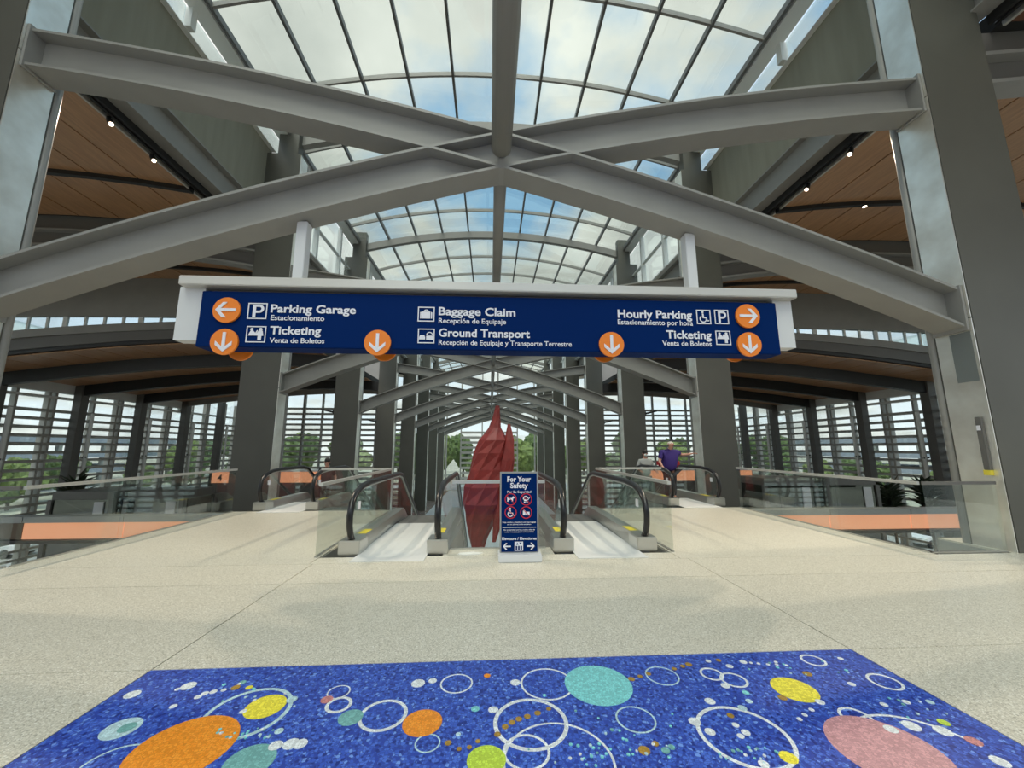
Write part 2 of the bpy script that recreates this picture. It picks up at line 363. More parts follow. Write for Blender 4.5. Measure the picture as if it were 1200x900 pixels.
ZC, BA, BB = 6.66, 0.2675, -0.009
def diag(x, s): return ZC + BA * x * s + BB * x * x
def arm_mb(s, x0, x1):
    m = MB(); n = 10; xs = [x0 + (x1 - x0) * i / n for i in range(n + 1)]
    h, fw, ft = 0.33, 0.23 if s > 0 else 0.232, 0.024
    w_ = 0.015 if s > 0 else 0.021
    m.strip([[(x, -w_, diag(x, s) - h), (x, w_, diag(x, s) - h), (x, w_, diag(x, s) + h), (x, -w_, diag(x, s) + h)] for x in xs])
    for q in (-1, 1):
        m.strip([[(x, -fw, diag(x, s) + q * h - ft), (x, fw, diag(x, s) + q * h - ft), (x, fw, diag(x, s) + q * h + ft), (x, -fw, diag(x, s) + q * h + ft)] for x in xs])
    xe = x0 if abs(x0) > abs(x1) else x1
    a, b = sorted((xe, xe * 0.994)); m.box(a, b, -0.26, 0.26, diag(xe, s) - 0.40, diag(xe, s) + 0.40)
    return m
bt = thing('cross_brace', '', 'cross brace')
for s in (-1, 1):
    arm_mb(s, -7.945, -0.03).build('arm', M['steel'], bt); arm_mb(s, 0.03, 7.945).build('arm', M['steel'], bt)
MB().box(-0.05, 0.05, -0.22, 0.22, ZC - 0.37, ZC + 0.37).build('joint_plate', M['steel'], bt)
for k in range(8):
    c = bt if k == 0 else copy_tree(bt)
    c.location = (0, PY[k], 0)
    tag(c, f'arched X-shaped grey I-beam brace between columns, {ORD[k]} along the hall', 'cross brace', 'cross braces over the hall')
rt = thing('ridge_tube', 'long round grey tube running along the hall through every cross brace', 'ridge tube', (0, 6.15, ZC))
MB().tube([(0, -8, ZC - .02), (0, 5.9, ZC - .02)], 0.17, 16).build('near_tube', M['steel'], rt, smooth=True)
for k in range(7):
    MB().tube([(0, PY[k] + .25, ZC), (0, PY[k + 1] - .25, ZC)], 0.125, 12).build('tube_length', M['steel'], rt, smooth=True)

for k, nm in ((2, 'third'), (3, 'fourth')):
    for s in (-1, 1):
        u = thing('uplight', f'small dark wing-shaped light fixture on the outer edge of the {nm} column, {SIDE[s]} side', 'light fixture', (s * 9.38, PY[k] - .1, 3.7), group='column light fixtures')
        y = PY[k] - .1
        MB().box(*sorted((s * 9.365, s * 9.45)), y - .1, y + .1, 3.55, 3.8).build('bracket', M['black'], u)
        MB().prism([(s * 9.45, y - .16, 3.62), (s * 9.45, y - .16, 3.74), (s * 10.1, y - .2, 3.86), (s * 10.1, y - .2, 3.78)], [(s * 9.45, y + .16, 3.62), (s * 9.45, y + .16, 3.74), (s * 10.1, y + .2, 3.86), (s * 10.1, y + .2, 3.78)]).build('wing_shade', M['black'], u)

# ------------------------------------------------------------------ skylight vault
YEND = 72.0; YSD = 47.3
GX = 8.55
def gz(x): return 15.95 - 1.45 * (x / 9.0) ** 2
sk = thing('skylight', 'long glazed barrel vault over the middle of the hall with sky beyond', 'skylight', (0, 6, 14.5), kind='structure')
YM = [13.0 + 2.9167 * k for k in range(-8, 21)]
XM = [-GX + 1.71 * k for k in range(11)]
for j in range(len(YM) - 1):
    for i in range(10):
        x0, x1 = XM[i] + 0.03, XM[i + 1] - 0.03
        MB().hexa([(x0, YM[j] + .03, gz(x0)), (x1, YM[j] + .03, gz(x1)), (x1, YM[j + 1] - .03, gz(x1)), (x0, YM[j + 1] - .03, gz(x0)),
                   (x0, YM[j] + .03, gz(x0) + .02), (x1, YM[j] + .03, gz(x1) + .02), (x1, YM[j + 1] - .03, gz(x1) + .02), (x0, YM[j + 1] - .03, gz(x0) + .02)]).build('glass_pane', M['skyglass'], sk)
def ends(n0, n1, n): return [n0 + (n1 - n0) * i / n for i in range(n + 1)]
for x in XM:
    MB().box(x - .045, x + .045, YM[0], YM[-1], gz(x) - .16, gz(x) + .05).build('long_mullion', M['mullion'], sk)
    MB().box(x - .02, x + .02, YM[0], YM[-1], gz(x) - .22, gz(x) - .16).build('mullion_nose', M['steel_dark'], sk)
for y in YM:
    MB().arch(ends(-GX, GX, 20), lambda x: gz(x) - .13, lambda x: gz(x) + .05, y - .04, y + .04).build('cross_mullion', M['steel'], sk)
for k in range(-1, 8):
    y = 6.15 + 8.75 * k + .2
    a = MB().arch(ends(-8.3, 8.3, 24), lambda x: 15.25 - 1.15 * (x / 8.3) ** 2, lambda x: 15.68 - 1.15 * (x / 8.3) ** 2, y - .14, y + .14)
    a.build('arch_beam', M['steel'], sk)

# upper walls with clerestory strip (left and right)
for s in (-1, 1):
    def bx(a, b, y0, y1, z0, z1):
        p, q = sorted((s * a, s * b)); return MB().box(p, q, y0, y1, z0, z1)
    wl = thing(f'wall_{SIDE[s]}', f'plain grey upper wall band below the clerestory, {SIDE[s]} side', 'wall', (s * 9.4, 6, 11), kind='structure')
    for k in range(-2, 1):
        y0, y1 = 6.15 + 8.75 * k, 6.15 + 8.75 * (k + 1)
        bx(9.30, 9.5, y0 + .012, y1 - .012, 10.95, 13.72).build('wall_panel', M['plaster'], wl)
    eb = thing('edge_beam', f'long grey steel I-beam under the upper wall band, {SIDE[s]} side', 'beam', (s * 9.4, 6, 10.1), group='edge beams along the hall')
    for k in range(-2, 7):
        y0, y1 = 6.15 + 8.75 * k, 6.15 + 8.75 * (k + 1)
        m = bx(9.42, 9.46, y0, y1, 10.08, 10.98); 
        for z in (10.08, 10.95):
            p, q = sorted((s * 9.22, s * 9.62)); m.box(p, q, y0, y1, z - .02, z + .02)
        m.build('beam_length', M['steel'], eb)
    wi = thing(f'window_{1 if s < 0 else 2}', f'narrow pale-framed clerestory window strip under the skylight edge, {SIDE[s]} side', 'window', (s * 9.1, 6, 13.7), kind='structure')
    bx(9.14, 9.30, YM[0], 14.9, 13.70, 13.73).build('sill', M['frame'], wi)
    bx(9.0, 9.30, 14.9, YM[-1], 10.98, 11.05).build('sill', M['frame'], wi)
    bx(9.0, 9.16, 14.9, YM[-1], 12.6, 12.68).build('transom', M['frame'], wi)
    bx(8.62, 9.12, YM[0], YM[-1], 14.40, 14.56).build('head_rail', M['frame'], wi)
    for y in YM: bx(8.98, 9.2, y - .10, y + .10, 13.73 if y < 14.9 else 11.05, 14.4).build('window_post', M['frame'], wi)
    for a, b in zip(YM, YM[1:]): bx(9.16, 9.18, a + .12, b - .12, 13.73 if a < 14.0 else 11.05, 14.4).build('glass_pane', M['winglass'], wi)

# ------------------------------------------------------------------ side roofs
import numpy as np
XW = 28.5
cA = np.polyfit([10, 17, 28.5], [9.93, 10.5, 9.2], 2)
zA = lambda x: float(np.polyval(cA, abs(x)))
cB = np.polyfit([10, 16, 22, 27.3], [7.05, 7.05, 6.55, 5.9], 3)
zB = lambda x: float(np.polyval(cB, abs(x)))
Y_STEP, Y_STEP2 = 20.7, 37.35
def sgx(s, a, b, n): return [s * (a + (b - a) * i / n) for i in range(n + 1)]
for s in (-1, 1):
    ce = thing('ceiling', f'curved reddish wood panel ceiling over the {SIDE[s]} side of the hall', 'ceiling', (s * 18, 12, 9.9), kind='structure')
    def panels(zf, y0, y1, mname='wood'):
        w = 1.54; x = 10.0
        while x < XW - .2:
            a, b = x + .028, min(x + w - .028, XW)
            MB().arch(sgx(s, a, b, 2), zf, lambda q: zf(q) + .05, y0 + .02, y1 - .02).build('wood_panel', M[mname], ce); x += w
    def deck(zf, y0, y1):
        MB().arch(sgx(s, 10.0, XW + .6, 12), lambda q: zf(q) + .07, lambda q: zf(q) + .45, y0, y1).build('roof_deck', M['black'], ce)
    def tube(zf, y, r=.07):
        MB().arch(sgx(s, 9.9, XW, 12), lambda q: zf(q) - .14, lambda q: zf(q) + .02, y - .08, y + .08).build('cross_channel', M['black'], ce)
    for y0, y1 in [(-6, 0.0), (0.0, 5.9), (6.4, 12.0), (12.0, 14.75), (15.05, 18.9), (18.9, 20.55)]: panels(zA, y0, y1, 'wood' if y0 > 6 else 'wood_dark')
    deck(zA, -6, Y_STEP)
    for y in (0.0, 12.0, 18.9): tube(zA, y)
    YB2 = [20.9, 23.4, 25.7, 28.05, 30.4, 32.7, 35.0, 37.2]
    for a, b in zip(YB2, YB2[1:]): panels(zB, a, b)
    deck(zB, 20.75, Y_STEP2)
    for y in (25.7, 30.4, 35.0): MB().arch(sgx(s, 9.9, XW, 12), lambda q: zB(q) - .05, lambda q: zB(q) + .02, y - .05, y + .05).build('cross_channel', M['black'], ce)
    for a, b in zip([37.5, 40.8, 44.1], [40.8, 44.1, 47.2]): panels(zA, a, b)
    deck(zA, Y_STEP2, YSD + .5)
    for y in (40.8, 44.1): tube(zA, y)
    # deep girders across at each portal
    nm = ['nearest', 'second']
    for k in range(2):
        y = PY[k]
        g = thing('roof_girder', f'deep arched grey girder under the wood ceiling, {SIDE[s]} side, {nm[k]} one', 'beam', (s * 9.5, y, 9), group='deep roof girders')
        MB().arch(sgx(s, 9.36, XW, 14), lambda q: zA(q) - 1.25, lambda q: zA(q) + .06, y - .02, y + .02).build('web', M['steel_dark'], g)
        for dz in (-1.25, -.62): MB().arch(sgx(s, 9.36, XW, 14), lambda q: zA(q) + dz - .04, lambda q: zA(q) + dz + .04, y - .22, y + .22).build('flange', M['steel'], g)
    # clerestory step
    wi = thing(f'window_{3 if s < 0 else 4}', f'thin arched clerestory strip of small panes where the wood roof steps down, {SIDE[s]} side', 'window', (s * 18, Y_STEP, 7), kind='structure')
    c_hi = np.polyfit([10, 17, 28.5], [8.35, 8.4, 8.15], 2); c_lo = np.polyfit([10, 17.5, 25, 28.5], [8.2, 8.1, 7.45, 7.0], 2)
    zh = lambda q: float(np.polyval(c_hi, abs(q))); zl = lambda q: float(np.polyval(c_lo, abs(q)))
    MB().arch(sgx(s, 9.4, XW, 16), zh, lambda q: zA(q) + .3, Y_STEP - .12, Y_STEP + .12).build('upper_arch_band', M['steel'], wi)
    MB().arch(sgx(s, 9.4, XW, 16), lambda q: zl(q) - .42, zl, Y_STEP - .16, Y_STEP + .12).build('lower_arch_band', M['steel'], wi)
    MB().arch(sgx(s, 9.4, XW, 16), lambda q: min(zB(q) + .25, zl(q) - .75), lambda q: zl(q) - .42, Y_STEP - .02, Y_STEP + .10).build('dark_arch_band', M['steel_dark'], wi)
    x = 11.0; i = 0
    while x < XW:
        wv = .10 if i % 4 else .22
        MB().arch(sgx(s, x, x + wv, 1), zl, zh, Y_STEP - .05, Y_STEP + .05).build('glazing_bar', M['frame'], wi)
        a, b = x + wv, min(x + .93, XW)
        if a < XW: MB().arch(sgx(s, a, b, 2), zl, zh, Y_STEP - .006, Y_STEP + .006).build('glass_pane', M['winglass'], wi)
        x += .93; i += 1
    # second step, far
    wi = thing(f'window_{5 if s < 0 else 6}', f'far thin clerestory strip where the low roof ends, {SIDE[s]} side', 'window', (s * 18, Y_STEP2, 7), kind='structure')
    MB().arch(sgx(s, 9.4, XW, 12), lambda q: zB(q) - .45, lambda q: zB(q) + .25, Y_STEP2 - .12, Y_STEP2 + .12).build('lower_arch_band', M['steel'], wi)
    MB().arch(sgx(s, 9.4, XW, 12), lambda q: zB(q) + .95, lambda q: zA(q) + .3, Y_STEP2 - .12, Y_STEP2 + .12).build('upper_arch_band', M['steel'], wi)
    MB().arch(sgx(s, 9.4, XW, 12), lambda q: zB(q) + .25, lambda q: zB(q) + .95, Y_STEP2 - .006, Y_STEP2 + .006).build('glass_pane', M['winglass'], wi)
    # black arched beams of the low roof
    for k, y in enumerate([23.4, 28.05, 32.7]):
        m = MB().arch(sgx(s, 9.4, XW, 16), lambda q: zB(q) - .72, lambda q: zB(q) + .0, y - .16, y + .16)
        m.top('arched_beam', M['black'], (s * 9.4, y, 6.2), f'black arched beam under the low wood roof, {SIDE[s]} side, {ORD[k]} one', 'beam', 'black arched roof beams')
    # black lighting channel along the edge beam
    ch = thing('lighting_channel', f'long black recessed lighting channel beside the edge beam, {SIDE[s]} side', 'track', (s * 9.75, 6, 9.9), group='lighting channels')
    for y0, y1 in [(-6, 5.9), (6.4, 14.7), (15.1, 20.6), (37.4, 47.0)]:
        a, b = sorted((s * 9.62, s * 9.98))
        m = MB().box(a, b, y0, y1, 9.99, 10.06)
        p, q = sorted((s * 9.62, s * 9.68)); m.box(p, q, y0, y1, 9.86, 10.0); m.build('channel', M['black'], ch)
        p, q = sorted((s * 9.93, s * 9.99)); MB().box(p, q, y0, y1, 9.86, 9.96).build('pale_trim', M['cream'], ch)
        MB().tube([(s * 9.8, y0, 9.90), (s * 9.8, y1, 9.90)], .035, 6).build('track_bar', M['black'], ch)

# spotlights on the channels
def spotlight(x, y, z, aim, label):
    t = thing('spotlight', label, 'spotlight', (x, y, z), group='track spotlights')
    d = (Vector(aim) - Vector((x, y, z - .15))).normalized(); p = Vector((x, y, z - .15))
    MB().tube([(x, y, z - .03), (x, y, z - .15)], .02, 6).build('stem', M['black'], t)
    MB().tube([p - d * .12, p, p + d * .16], [.045, .065, .07], 12).build('housing', M['black'], t, smooth=False)
    MB().tube([p + d * .16, p + d * .175], .05, 12).build('lens', M['lamp'], t)
    l = bpy.data.lights.new('spot_beam', 'SPOT'); l.energy = 900; l.color = (1, .86, .68); l.spot_size = math.radians(75); l.spot_blend = .6; l.shadow_soft_size = .08
    o = bpy.data.objects.new('spot_beam', l); C.objects.link(o); o.parent = t
    o.location = p + d * .2 - Vector((x, y, z)); o.rotation_euler = d.to_track_quat('-Z', 'Y').to_euler()
for x, y, lab in [(-9.8, 9.14, 'small black spotlight, nearer of two above the left near column'), (-9.8, 10.4, 'small black spotlight, farther of two above the left near column'),
                  (9.8, 6.75, 'black spotlight beside the top of the right near column'), (9.8, 9.07, 'small black spotlight, nearer of two on the right channel'), (9.8, 10.56, 'small black spotlight, farther of two on the right channel'),
                  (-9.8, 17.0, 'far black spotlight on the left channel past the second column, nearer one'), (-9.8, 19.2, 'far black spotlight on the left channel past the second column, farther one'),
                  (9.8, 17.0, 'far black spotlight on the right channel past the second column, nearer one'), (9.8, 19.2, 'far black spotlight on the right channel past the second column, farther one')]:
    spotlight(x, y, 9.89, (x * .35, y - 2.5, 0), lab)
def downlight(x, y, z, label):
    t = thing('downlight', label, 'ceiling light', (x, y, z), group='ceiling downlights')
    MB().tube([(x, y, z), (x, y, z - .04)], .09, 12).build('trim_ring', M['black'], t)
    MB().tube([(x, y, z - .04), (x, y, z - .05)], .065, 12).build('lens', M['lamp'], t)
    l = bpy.data.lights.new('downlight_beam', 'SPOT'); l.energy = 700; l.color = (1, .86, .7); l.spot_size = math.radians(110); l.spot_blend = .6; l.shadow_soft_size = .06
    o = bpy.data.objects.new('downlight_beam', l); C.objects.link(o); o.parent = t; o.location = (0, 0, -.06)
for x, y, z, lab in [(13.2, 12.0, zA(13.2) - .14, 'tiny lit downlight on the black ceiling bar beside the right near column'),
                     (-19.3, 30.4, zB(19.3) - .05, 'tiny lit downlight in the low left wood ceiling, left one'), (-15, 30.4, zB(15) - .05, 'tiny lit downlight in the low left wood ceiling, right one'),
                     (16.0, 25.7, zB(16) - .05, 'tiny lit downlight in the low right wood ceiling, nearer the sign'), (20.5, 25.7, zB(20.5) - .05, 'tiny lit downlight in the low right wood ceiling, brighter one')]:
    downlight(x, y, z, lab)

# ------------------------------------------------------------------ louvred outer walls
def louvre_wall(s, idx):
    w = thing(f'window_{idx}', f'glazed outer wall screened by horizontal grey louvre slats, {SIDE[s]} side of the hall', 'louvre wall', (s * XW, 37, -6), kind='structure')
    cols = [14.1 + 4.65 * k for k in range(8)]
    slat = MB().box(-.125, .125, -2.28, 2.28, -.025, .025)
    sm = slat.mesh('louvre_slat', M['slat'])
    for k in range(7):
        y0, y1 = cols[k], cols[k + 1]; yc = (y0 + y1) / 2
        for r in range(19):
            z = -5.6 + .53 * r
            if z > 3.95: continue
            o = link('louvre_slat', sm, w, (0.0, yc - 37, z + 6), (0, s * math.radians(38), 0))
        a, b = sorted((s * (XW + .32), s * (XW + .34)))
        MB().box(a, b, y0, y1, -6, 9.2).build('glass_pane', M['winglass'], w)
        for f in (.28, .66, .74):
            y = y0 + (y1 - y0) * f
            a, b = sorted((s * (XW - .02), s * (XW + .3))); MB().box(a, b, y - .07, y + .07, -6, 6.2).build('mullion', M['slat'], w)
        a, b = sorted((s * (XW - .1), s * (XW + .35))); MB().box(a, b, y0, y1, 4.75, 4.9).build('transom', M['frame'], w)
        if 20 < y0 < 37: MB().box(a, b, y0, y1, 5.15, 5.95).build('eave_header', M['frame'], w)
    for y in (20.75, 37.3):
        a, b = sorted((s * (XW + .1), s * (XW + .3))); MB().box(a, b, y - .1, y + .1, 4.9, 9.2).build('mullion', M['slat'], w)
    for k in range(8):
        t = thing('wall_column', f'dark steel wall column with pale strut, {["nearest", "second", "third", "fourth", "fifth", "sixth", "seventh", "farthest"][k]} along the {SIDE[s]} louvre wall', 'column', (s * (XW - .5), cols[k], -6), group='louvre wall columns')
        a, b = sorted((s * (XW - .6), s * (XW - .1)))
        MB().box(a, b, cols[k] - .27, cols[k] + .27, -6, zB(27) - .1 if 20 < cols[k] < 37 else 8.9).build('shaft', M['steel_dark'], t)
        MB().tube([(s * (XW - .95), cols[k] + .3, -6), (s * (XW - .95), cols[k] + .3, 3.9)], .11, 8).build('strut', M['rail'], t)
        MB().box(*sorted((s * (XW - 1.05), s * (XW - .7))), cols[k] + .22, cols[k] + .38, .9, 1.0).build('clamp', M['black'], t)
louvre_wall(-1, 7); louvre_wall(1, 8)
# end wall
we = thing('window_9', 'far glazed end wall with horizontal grey slat screens and clear glass beside the middle screen', 'louvre wall', (0, YEND, -6), kind='structure')
def slats(x0, x1, z0, z1, dz, h):
    m = MB().box(x0, x1, -.05, .05, -h / 2, h / 2).mesh('louvre_slat', M['slat'], off=((x0 + x1) / 2, 0, 0))
    z = z0
    while z <= z1:
        link('louvre_slat', m, we, ((x0 + x1) / 2, -.3, z + 6)); z += dz
slats(-5.35, 4.75, -5.6, 4.9, .90, .42)
for x in [-8.05, -5.45, -1.6, 1.3, 4.85, 8.05]:
    MB().box(x - .11, x + .11, YEND - .2, YEND + .1, -6, 15.6).build('mullion', M['slat'], we)
MB().box(-9.9, 9.9, YEND + .1, YEND + .12, -6, 15.6).build('glass_pane', M['winglass'], we)
MB().box(-9.9, 9.9, YEND - .1, YEND + .1, 8.0, 8.16).build('transom', M['slat'], we)
for s in (-1, 1):
    w = thing(f'window_{10 if s < 0 else 11}', f'glazed end wall of the {SIDE[s]} side hall screened by long horizontal slats', 'louvre wall', (s * 19, YSD, -6), kind='structure')
    for a, b in [(9.6, 15.8), (15.9, 22.1), (22.2, 28.4)]:
        a, b = sorted((s * a, s * b))
        m = MB().box(a - s * 19, b - s * 19, -.06, .06, -.12, .12).mesh('louvre_slat', M['slat'])
        for r in range(20):
            link('louvre_slat', m, w, (0, -.3, .35 + .62 * r))
        MB().box(a, b, YSD + .1, YSD + .12, -6, 10.4).build('glass_pane', M['winglass'], w)
        for x in (a, (a * 2 + b) / 3, (a + 2 * b) / 3, b): MB().box(x - .09, x + .09, YSD - .2, YSD + .1, -6, 10.2).build('mullion', M['slat'], w)
    a, b = sorted((s * 9.5, s * 28.5)); MB().box(a, b, YSD - .1, YSD + .1, 8.3, 8.45).build('transom', M['slat'], w)
    a, b = sorted((s * 9.5, s * 9.52))
    MB().box(a, b, YSD, YEND, -6, 11).build('glass_pane', M['winglass'], w)

MB().box(-30, 30, -10.6, -10.3, -6, 5).top('wall_back', mat('pale_back_wall', (.42, .42, .40), .8), (0, -10.45, -6), 'plain pale wall closing the hall behind the viewer', 'wall', kind='structure')  # unseen wall, added to hold back light from the open rear; open above
# ------------------------------------------------------------------ lower hall
lf = thing('floor', 'lower hall floor, pale down the middle and dark polished at the sides', 'floor', (0, 30, -6), kind='structure')
MB().box(-7.5, 7.5, 4, YEND, -6.2, -6.0).build('pale_floor', M['lightfloor'], lf)
for s in (-1, 1):
    a, b = sorted((s * 7.5, s * XW)); MB().box(a, b, 4, YEND, -6.2, -6.0).build('dark_floor', M['darkfloor'], lf)
MB().xy([(1.3 + 1.7 * math.cos(a), 25.4 + 1.9 * math.sin(a)) for a in ends(0, 2 * PI * 31 / 32, 31)], -5.997, -5.98).top('round_rug', mat('blue_rug', (.10, .26, .42), .9), (1.3, 25.4, -6), 'round blue floor disc on the pale lower hall floor behind the safety sign', 'rug')

# ------------------------------------------------------------------ balustrades
def balustrade(label, p0, p1, npan, cat='glass railing', group=None, h=1.05, r=.028, railm='rail'):
    p0 = Vector(p0); p1 = Vector(p1); d = (p1 - p0); ln = d.length; d.normalize(); n = Vector((-d.y, d.x, 0))
    t = thing('glass_railing', label, cat, p0, group=group)
    def bar(a, b, half, z0, z1, m, nm):
        A = p0 + d * a; B = p0 + d * b
        q = [A - n * half, B - n * half, B + n * half, A + n * half]
        MB().hexa([(v.x, v.y, p0.z + z0) for v in q] + [(v.x, v.y, p0.z + z1) for v in q]).build(nm, m, t)
    for i in range(npan): bar(ln * i / npan + .008, ln * (i + 1) / npan - .008, .008, .03, h - .02, M['glass'], 'glass_pane')
    bar(0, ln, r, h - .03, h + .02, M[railm], 'top_rail'); bar(0, ln, .018, 0, .02, M['inox'], 'base_channel')
    return t
for s in (-1, 1):
    balustrade(f'frameless glass railing with satin rail along the {SIDE[s]} edge of the bridge', (s * 6.62, 5.95, 0), (s * 6.62, 10.55, 0), 3, r=.022)
    balustrade(f'short glass railing between bridge edge and near {SIDE[s]} column', (s * 6.66, 5.93, 0), (s * 7.9, 5.93, 0), 1, r=.014, railm='steel_dark')
    balustrade(f'glass well guard with flat pale rail outside the {SIDE[s]} inner escalator', (s * 2.70, 6.2, 0), (s * 2.70, 10.5, 0), 3)
    balustrade(f'glass guard across the bridge end between inner and outer {SIDE[s]} escalators', (s * 2.8, 10.55, 0), (s * 4.5, 10.55, 0), 1)
balustrade('glass guard with pale rail between the two inner escalators behind the safety sign', (-.76, 6.58, 0), (.76, 6.58, 0), 2, r=.035)

# ------------------------------------------------------------------ escalators
SL = math.tan(math.radians(30))
def escalator(xc, y0, run, label, steps=26):
    t = thing('escalator', label, 'escalator', (xc, y0, 0), group='escalators leading down from the bridge')
    ys = y0 + run; ye = ys + 6.0 / SL; yl = ye + 2.0
    prof = lambda y: 0.0 if y < ys else (-(y - ys) * SL if y < ye else -6.0)
    yy = [y0 + .0, ys - .5, ys, ys + .6, ye, yl]
    for q in (-1, 1):
        xb = xc + q * .66
        # newel base box and deck
        MB().box(xb - .16, xb + .16, y0 - .06, y0 + .34, 0.0, .21).build('newel_base', M['inox'], t, bevel=.012)
        dk = MB()
        dk.strip([[(xb - .14, y, prof(y) - .25 if i else 0.01), (xb + .14, y, prof(y) - .25 if i else 0.01), (xb + .10, y, prof(y) + .2), (xb - .10, y, prof(y) + .2)] for i, y in enumerate([y0 + .34, ys, ye, yl])])
        dk.build('skirt_deck', M['inox'], t)
        cl = MB().yz([(y0 + .4, -.02), (ys, -.02), (ye, -6.0), (ye - 2.4, -6.0), (ys - .4, -1.3), (y0 + .4, -1.3)], xb - .13, xb + .13)
        cl.build('truss_cladding', M['truss'], t)
        # glass panels
        k = 0; cuts = [y0 + .1, y0 + 1.55, ys]
        while cuts[-1] < ye: cuts.append(min(cuts[-1] + 1.9, ye))
        cuts.append(yl)
        for a, b in zip(cuts, cuts[1:]):
            if a == cuts[0]:
                pl = [(y0 + .05, .2), (b - .01, .2), (b - .01, .97), (y0 + .42, .95), (y0 + .1, .86), (y0 - .06, .68), (y0 - .08, .48), (y0 - .01, .28)]
            else: pl = [(a + .01, prof(a) + .2), (b - .01, prof(b) + .2), (b - .01, prof(b) + .97), (a + .01, prof(a) + .97)]
            MB().yz(pl, xb - .006, xb + .006).build('glass_panel', M['glass'], t)
        hp = [(y0 + .10, .16), (y0 + .0, .26), (y0 - .08, .42), (y0 - .10, .58), (y0 - .04, .76), (y0 + .12, .89), (y0 + .4, .97), (y0 + .8, 1.0), (ys - .25, 1.0), (ys + .1, .94), (ye, prof(ye) + 1.0), (yl - .5, -5.0), (yl - .1, -5.2), (yl - .05, -5.5), (yl - .3, -5.75)]
        MB().tube([(xb, a, b) for a, b in hp], .05, 8).build('handrail', M['rubber'], t, smooth=True)
        MB().tube([(xb, a, b - .045) for a, b in hp[5:12]], .022, 6).build('rail_guide', M['rail'], t, smooth=True)
        sx = xb - q * .02
        MB().box(sx - .06, sx + .06, y0 + .5, y0 + .85, .2, .204).build('warning_sticker', M['yellow'], t)
        MB().box(xb - .004, xb + .008, y0 + .25, y0 + .36, .62, .74).build('notice_sticker', M['white'], t)
    MB().box(xc - .52, xc + .52, y0 - .42, ys - .9, .002, .012).build('landing_plate', M['plate'], t)
    MB().box(xc - .70, xc + .70, y0 + .0, ys - .9, -1.2, .001).build('landing_base', M['truss'], t)
    MB().box(xc - .5, xc + .5, ys - .9, ys - .6, -.02, .015).build('comb_plate', M['steel_dark'], t)
    MB().box(xc - .52, xc + .52, ye, yl + .8, -5.99, -5.97).build('lower_landing_plate', M['plate'], t)
    sm = MB().yz([(0, 0), (.4, 0), (.4, -.02), (.02, -.23), (0, -.23)], -.5, .5).mesh('step', M['steel_dark'])
    for i in range(steps):
        y = ys - .6 + .4 * i; z = -.012 if y < ys else -(y - ys) * SL - .02
        link('step', sm, t, (0, y - y0, z))
    return t
escalator(-1.60, 6.35, 3.3, 'glass-sided escalator just left of the safety sign, leading down')
escalator(1.67, 6.35, 3.3, 'glass-sided escalator just right of the safety sign, leading down')
escalator(-5.40, 10.75, 2.4, 'outer escalator at the left end of the bridge beside a column')
escalator(5.62, 10.95, 2.4, 'outer escalator at the right end of the bridge, with the man in purple')

# ------------------------------------------------------------------ amber balcony bands, kiosks, counters
for s in (-1, 1):
    b = thing('balcony_band', f'long balcony edge with grey cap and glowing orange resin panels, {SIDE[s]} side void', 'balcony', (s * 18, 12.0, -6))
    X = lambda a, c: sorted((s * a, s * c))
    x = 7.75; k = 0
    while x < 24.5:
        e = min(x + 2.65, 24.5); p, q = X(x + .012, e - .012)
        MB().box(p, q, 11.95, 12.35, -.46, -.3).build('cap_panel', M['truss'], b)
        MB().box(p, q, 12.0, 12.1, -.90, -.47).build('resin_panel', M['brown'] if s < 0 and x > 12.9 else M['amber'], b)
        x = e; k += 1
    p, q = X(7.75, 24.5)
    MB().box(p, q, 12.1, 12.34, -1.05, -.46).build('core', M['steel_dark'], b)
    MB().box(p, q, 11.93, 12.1, -1.0, -.92).build('shadow_ledge', M['black'], b)  # black strip stands in for the shadow line beneath the resin panels
    for xx in (9.0, 15.5, 22.0):
        p, q = X(xx - .2, xx + .2); MB().box(p, q, 12.1, 12.34, -6, -1.05).build('support', M['steel_dark'], b)
# ticket counters further back
def text_mesh(s, font_off=0.0):
    cu = bpy.data.curves.new('lettering', 'FONT'); cu.body = s; cu.size = 1.0; cu.offset = font_off; cu.extrude = 0.004; cu.resolution_u = 3
    o = bpy.data.objects.new('tmp', cu); C.objects.link(o)
    dg = bpy.context.evaluated_depsgraph_get(); me = bpy.data.meshes.new_from_object(o.evaluated_get(dg))
    bpy.data.objects.remove(o); bpy.data.curves.remove(cu)
    return me
def text(s, x0, z0, width, y, m, parent, height=None, bold=.018, center=False, name='lettering'):
    """flat letters standing in the xz plane facing -y; x0 left edge, z0 baseline"""
    me = text_mesh(s, bold)
    xs = [v.co.x for v in me.vertices]; w = max(xs) - min(xs); k = width / w; kz = k if height is None else height / 0.73
    off = wloc(parent); x0 = x0 - width / 2 if center else x0; mn = min(xs)
    for v in me.vertices:
        X, Yv, Z = v.co
        v.co = ((X - mn) * k + x0 - off.x, y - Z * .5 - off.y, Yv * kz + z0 - off.z)
    me.materials.clear(); me.materials.append(m); me.name = name
    return link(name, me, parent)
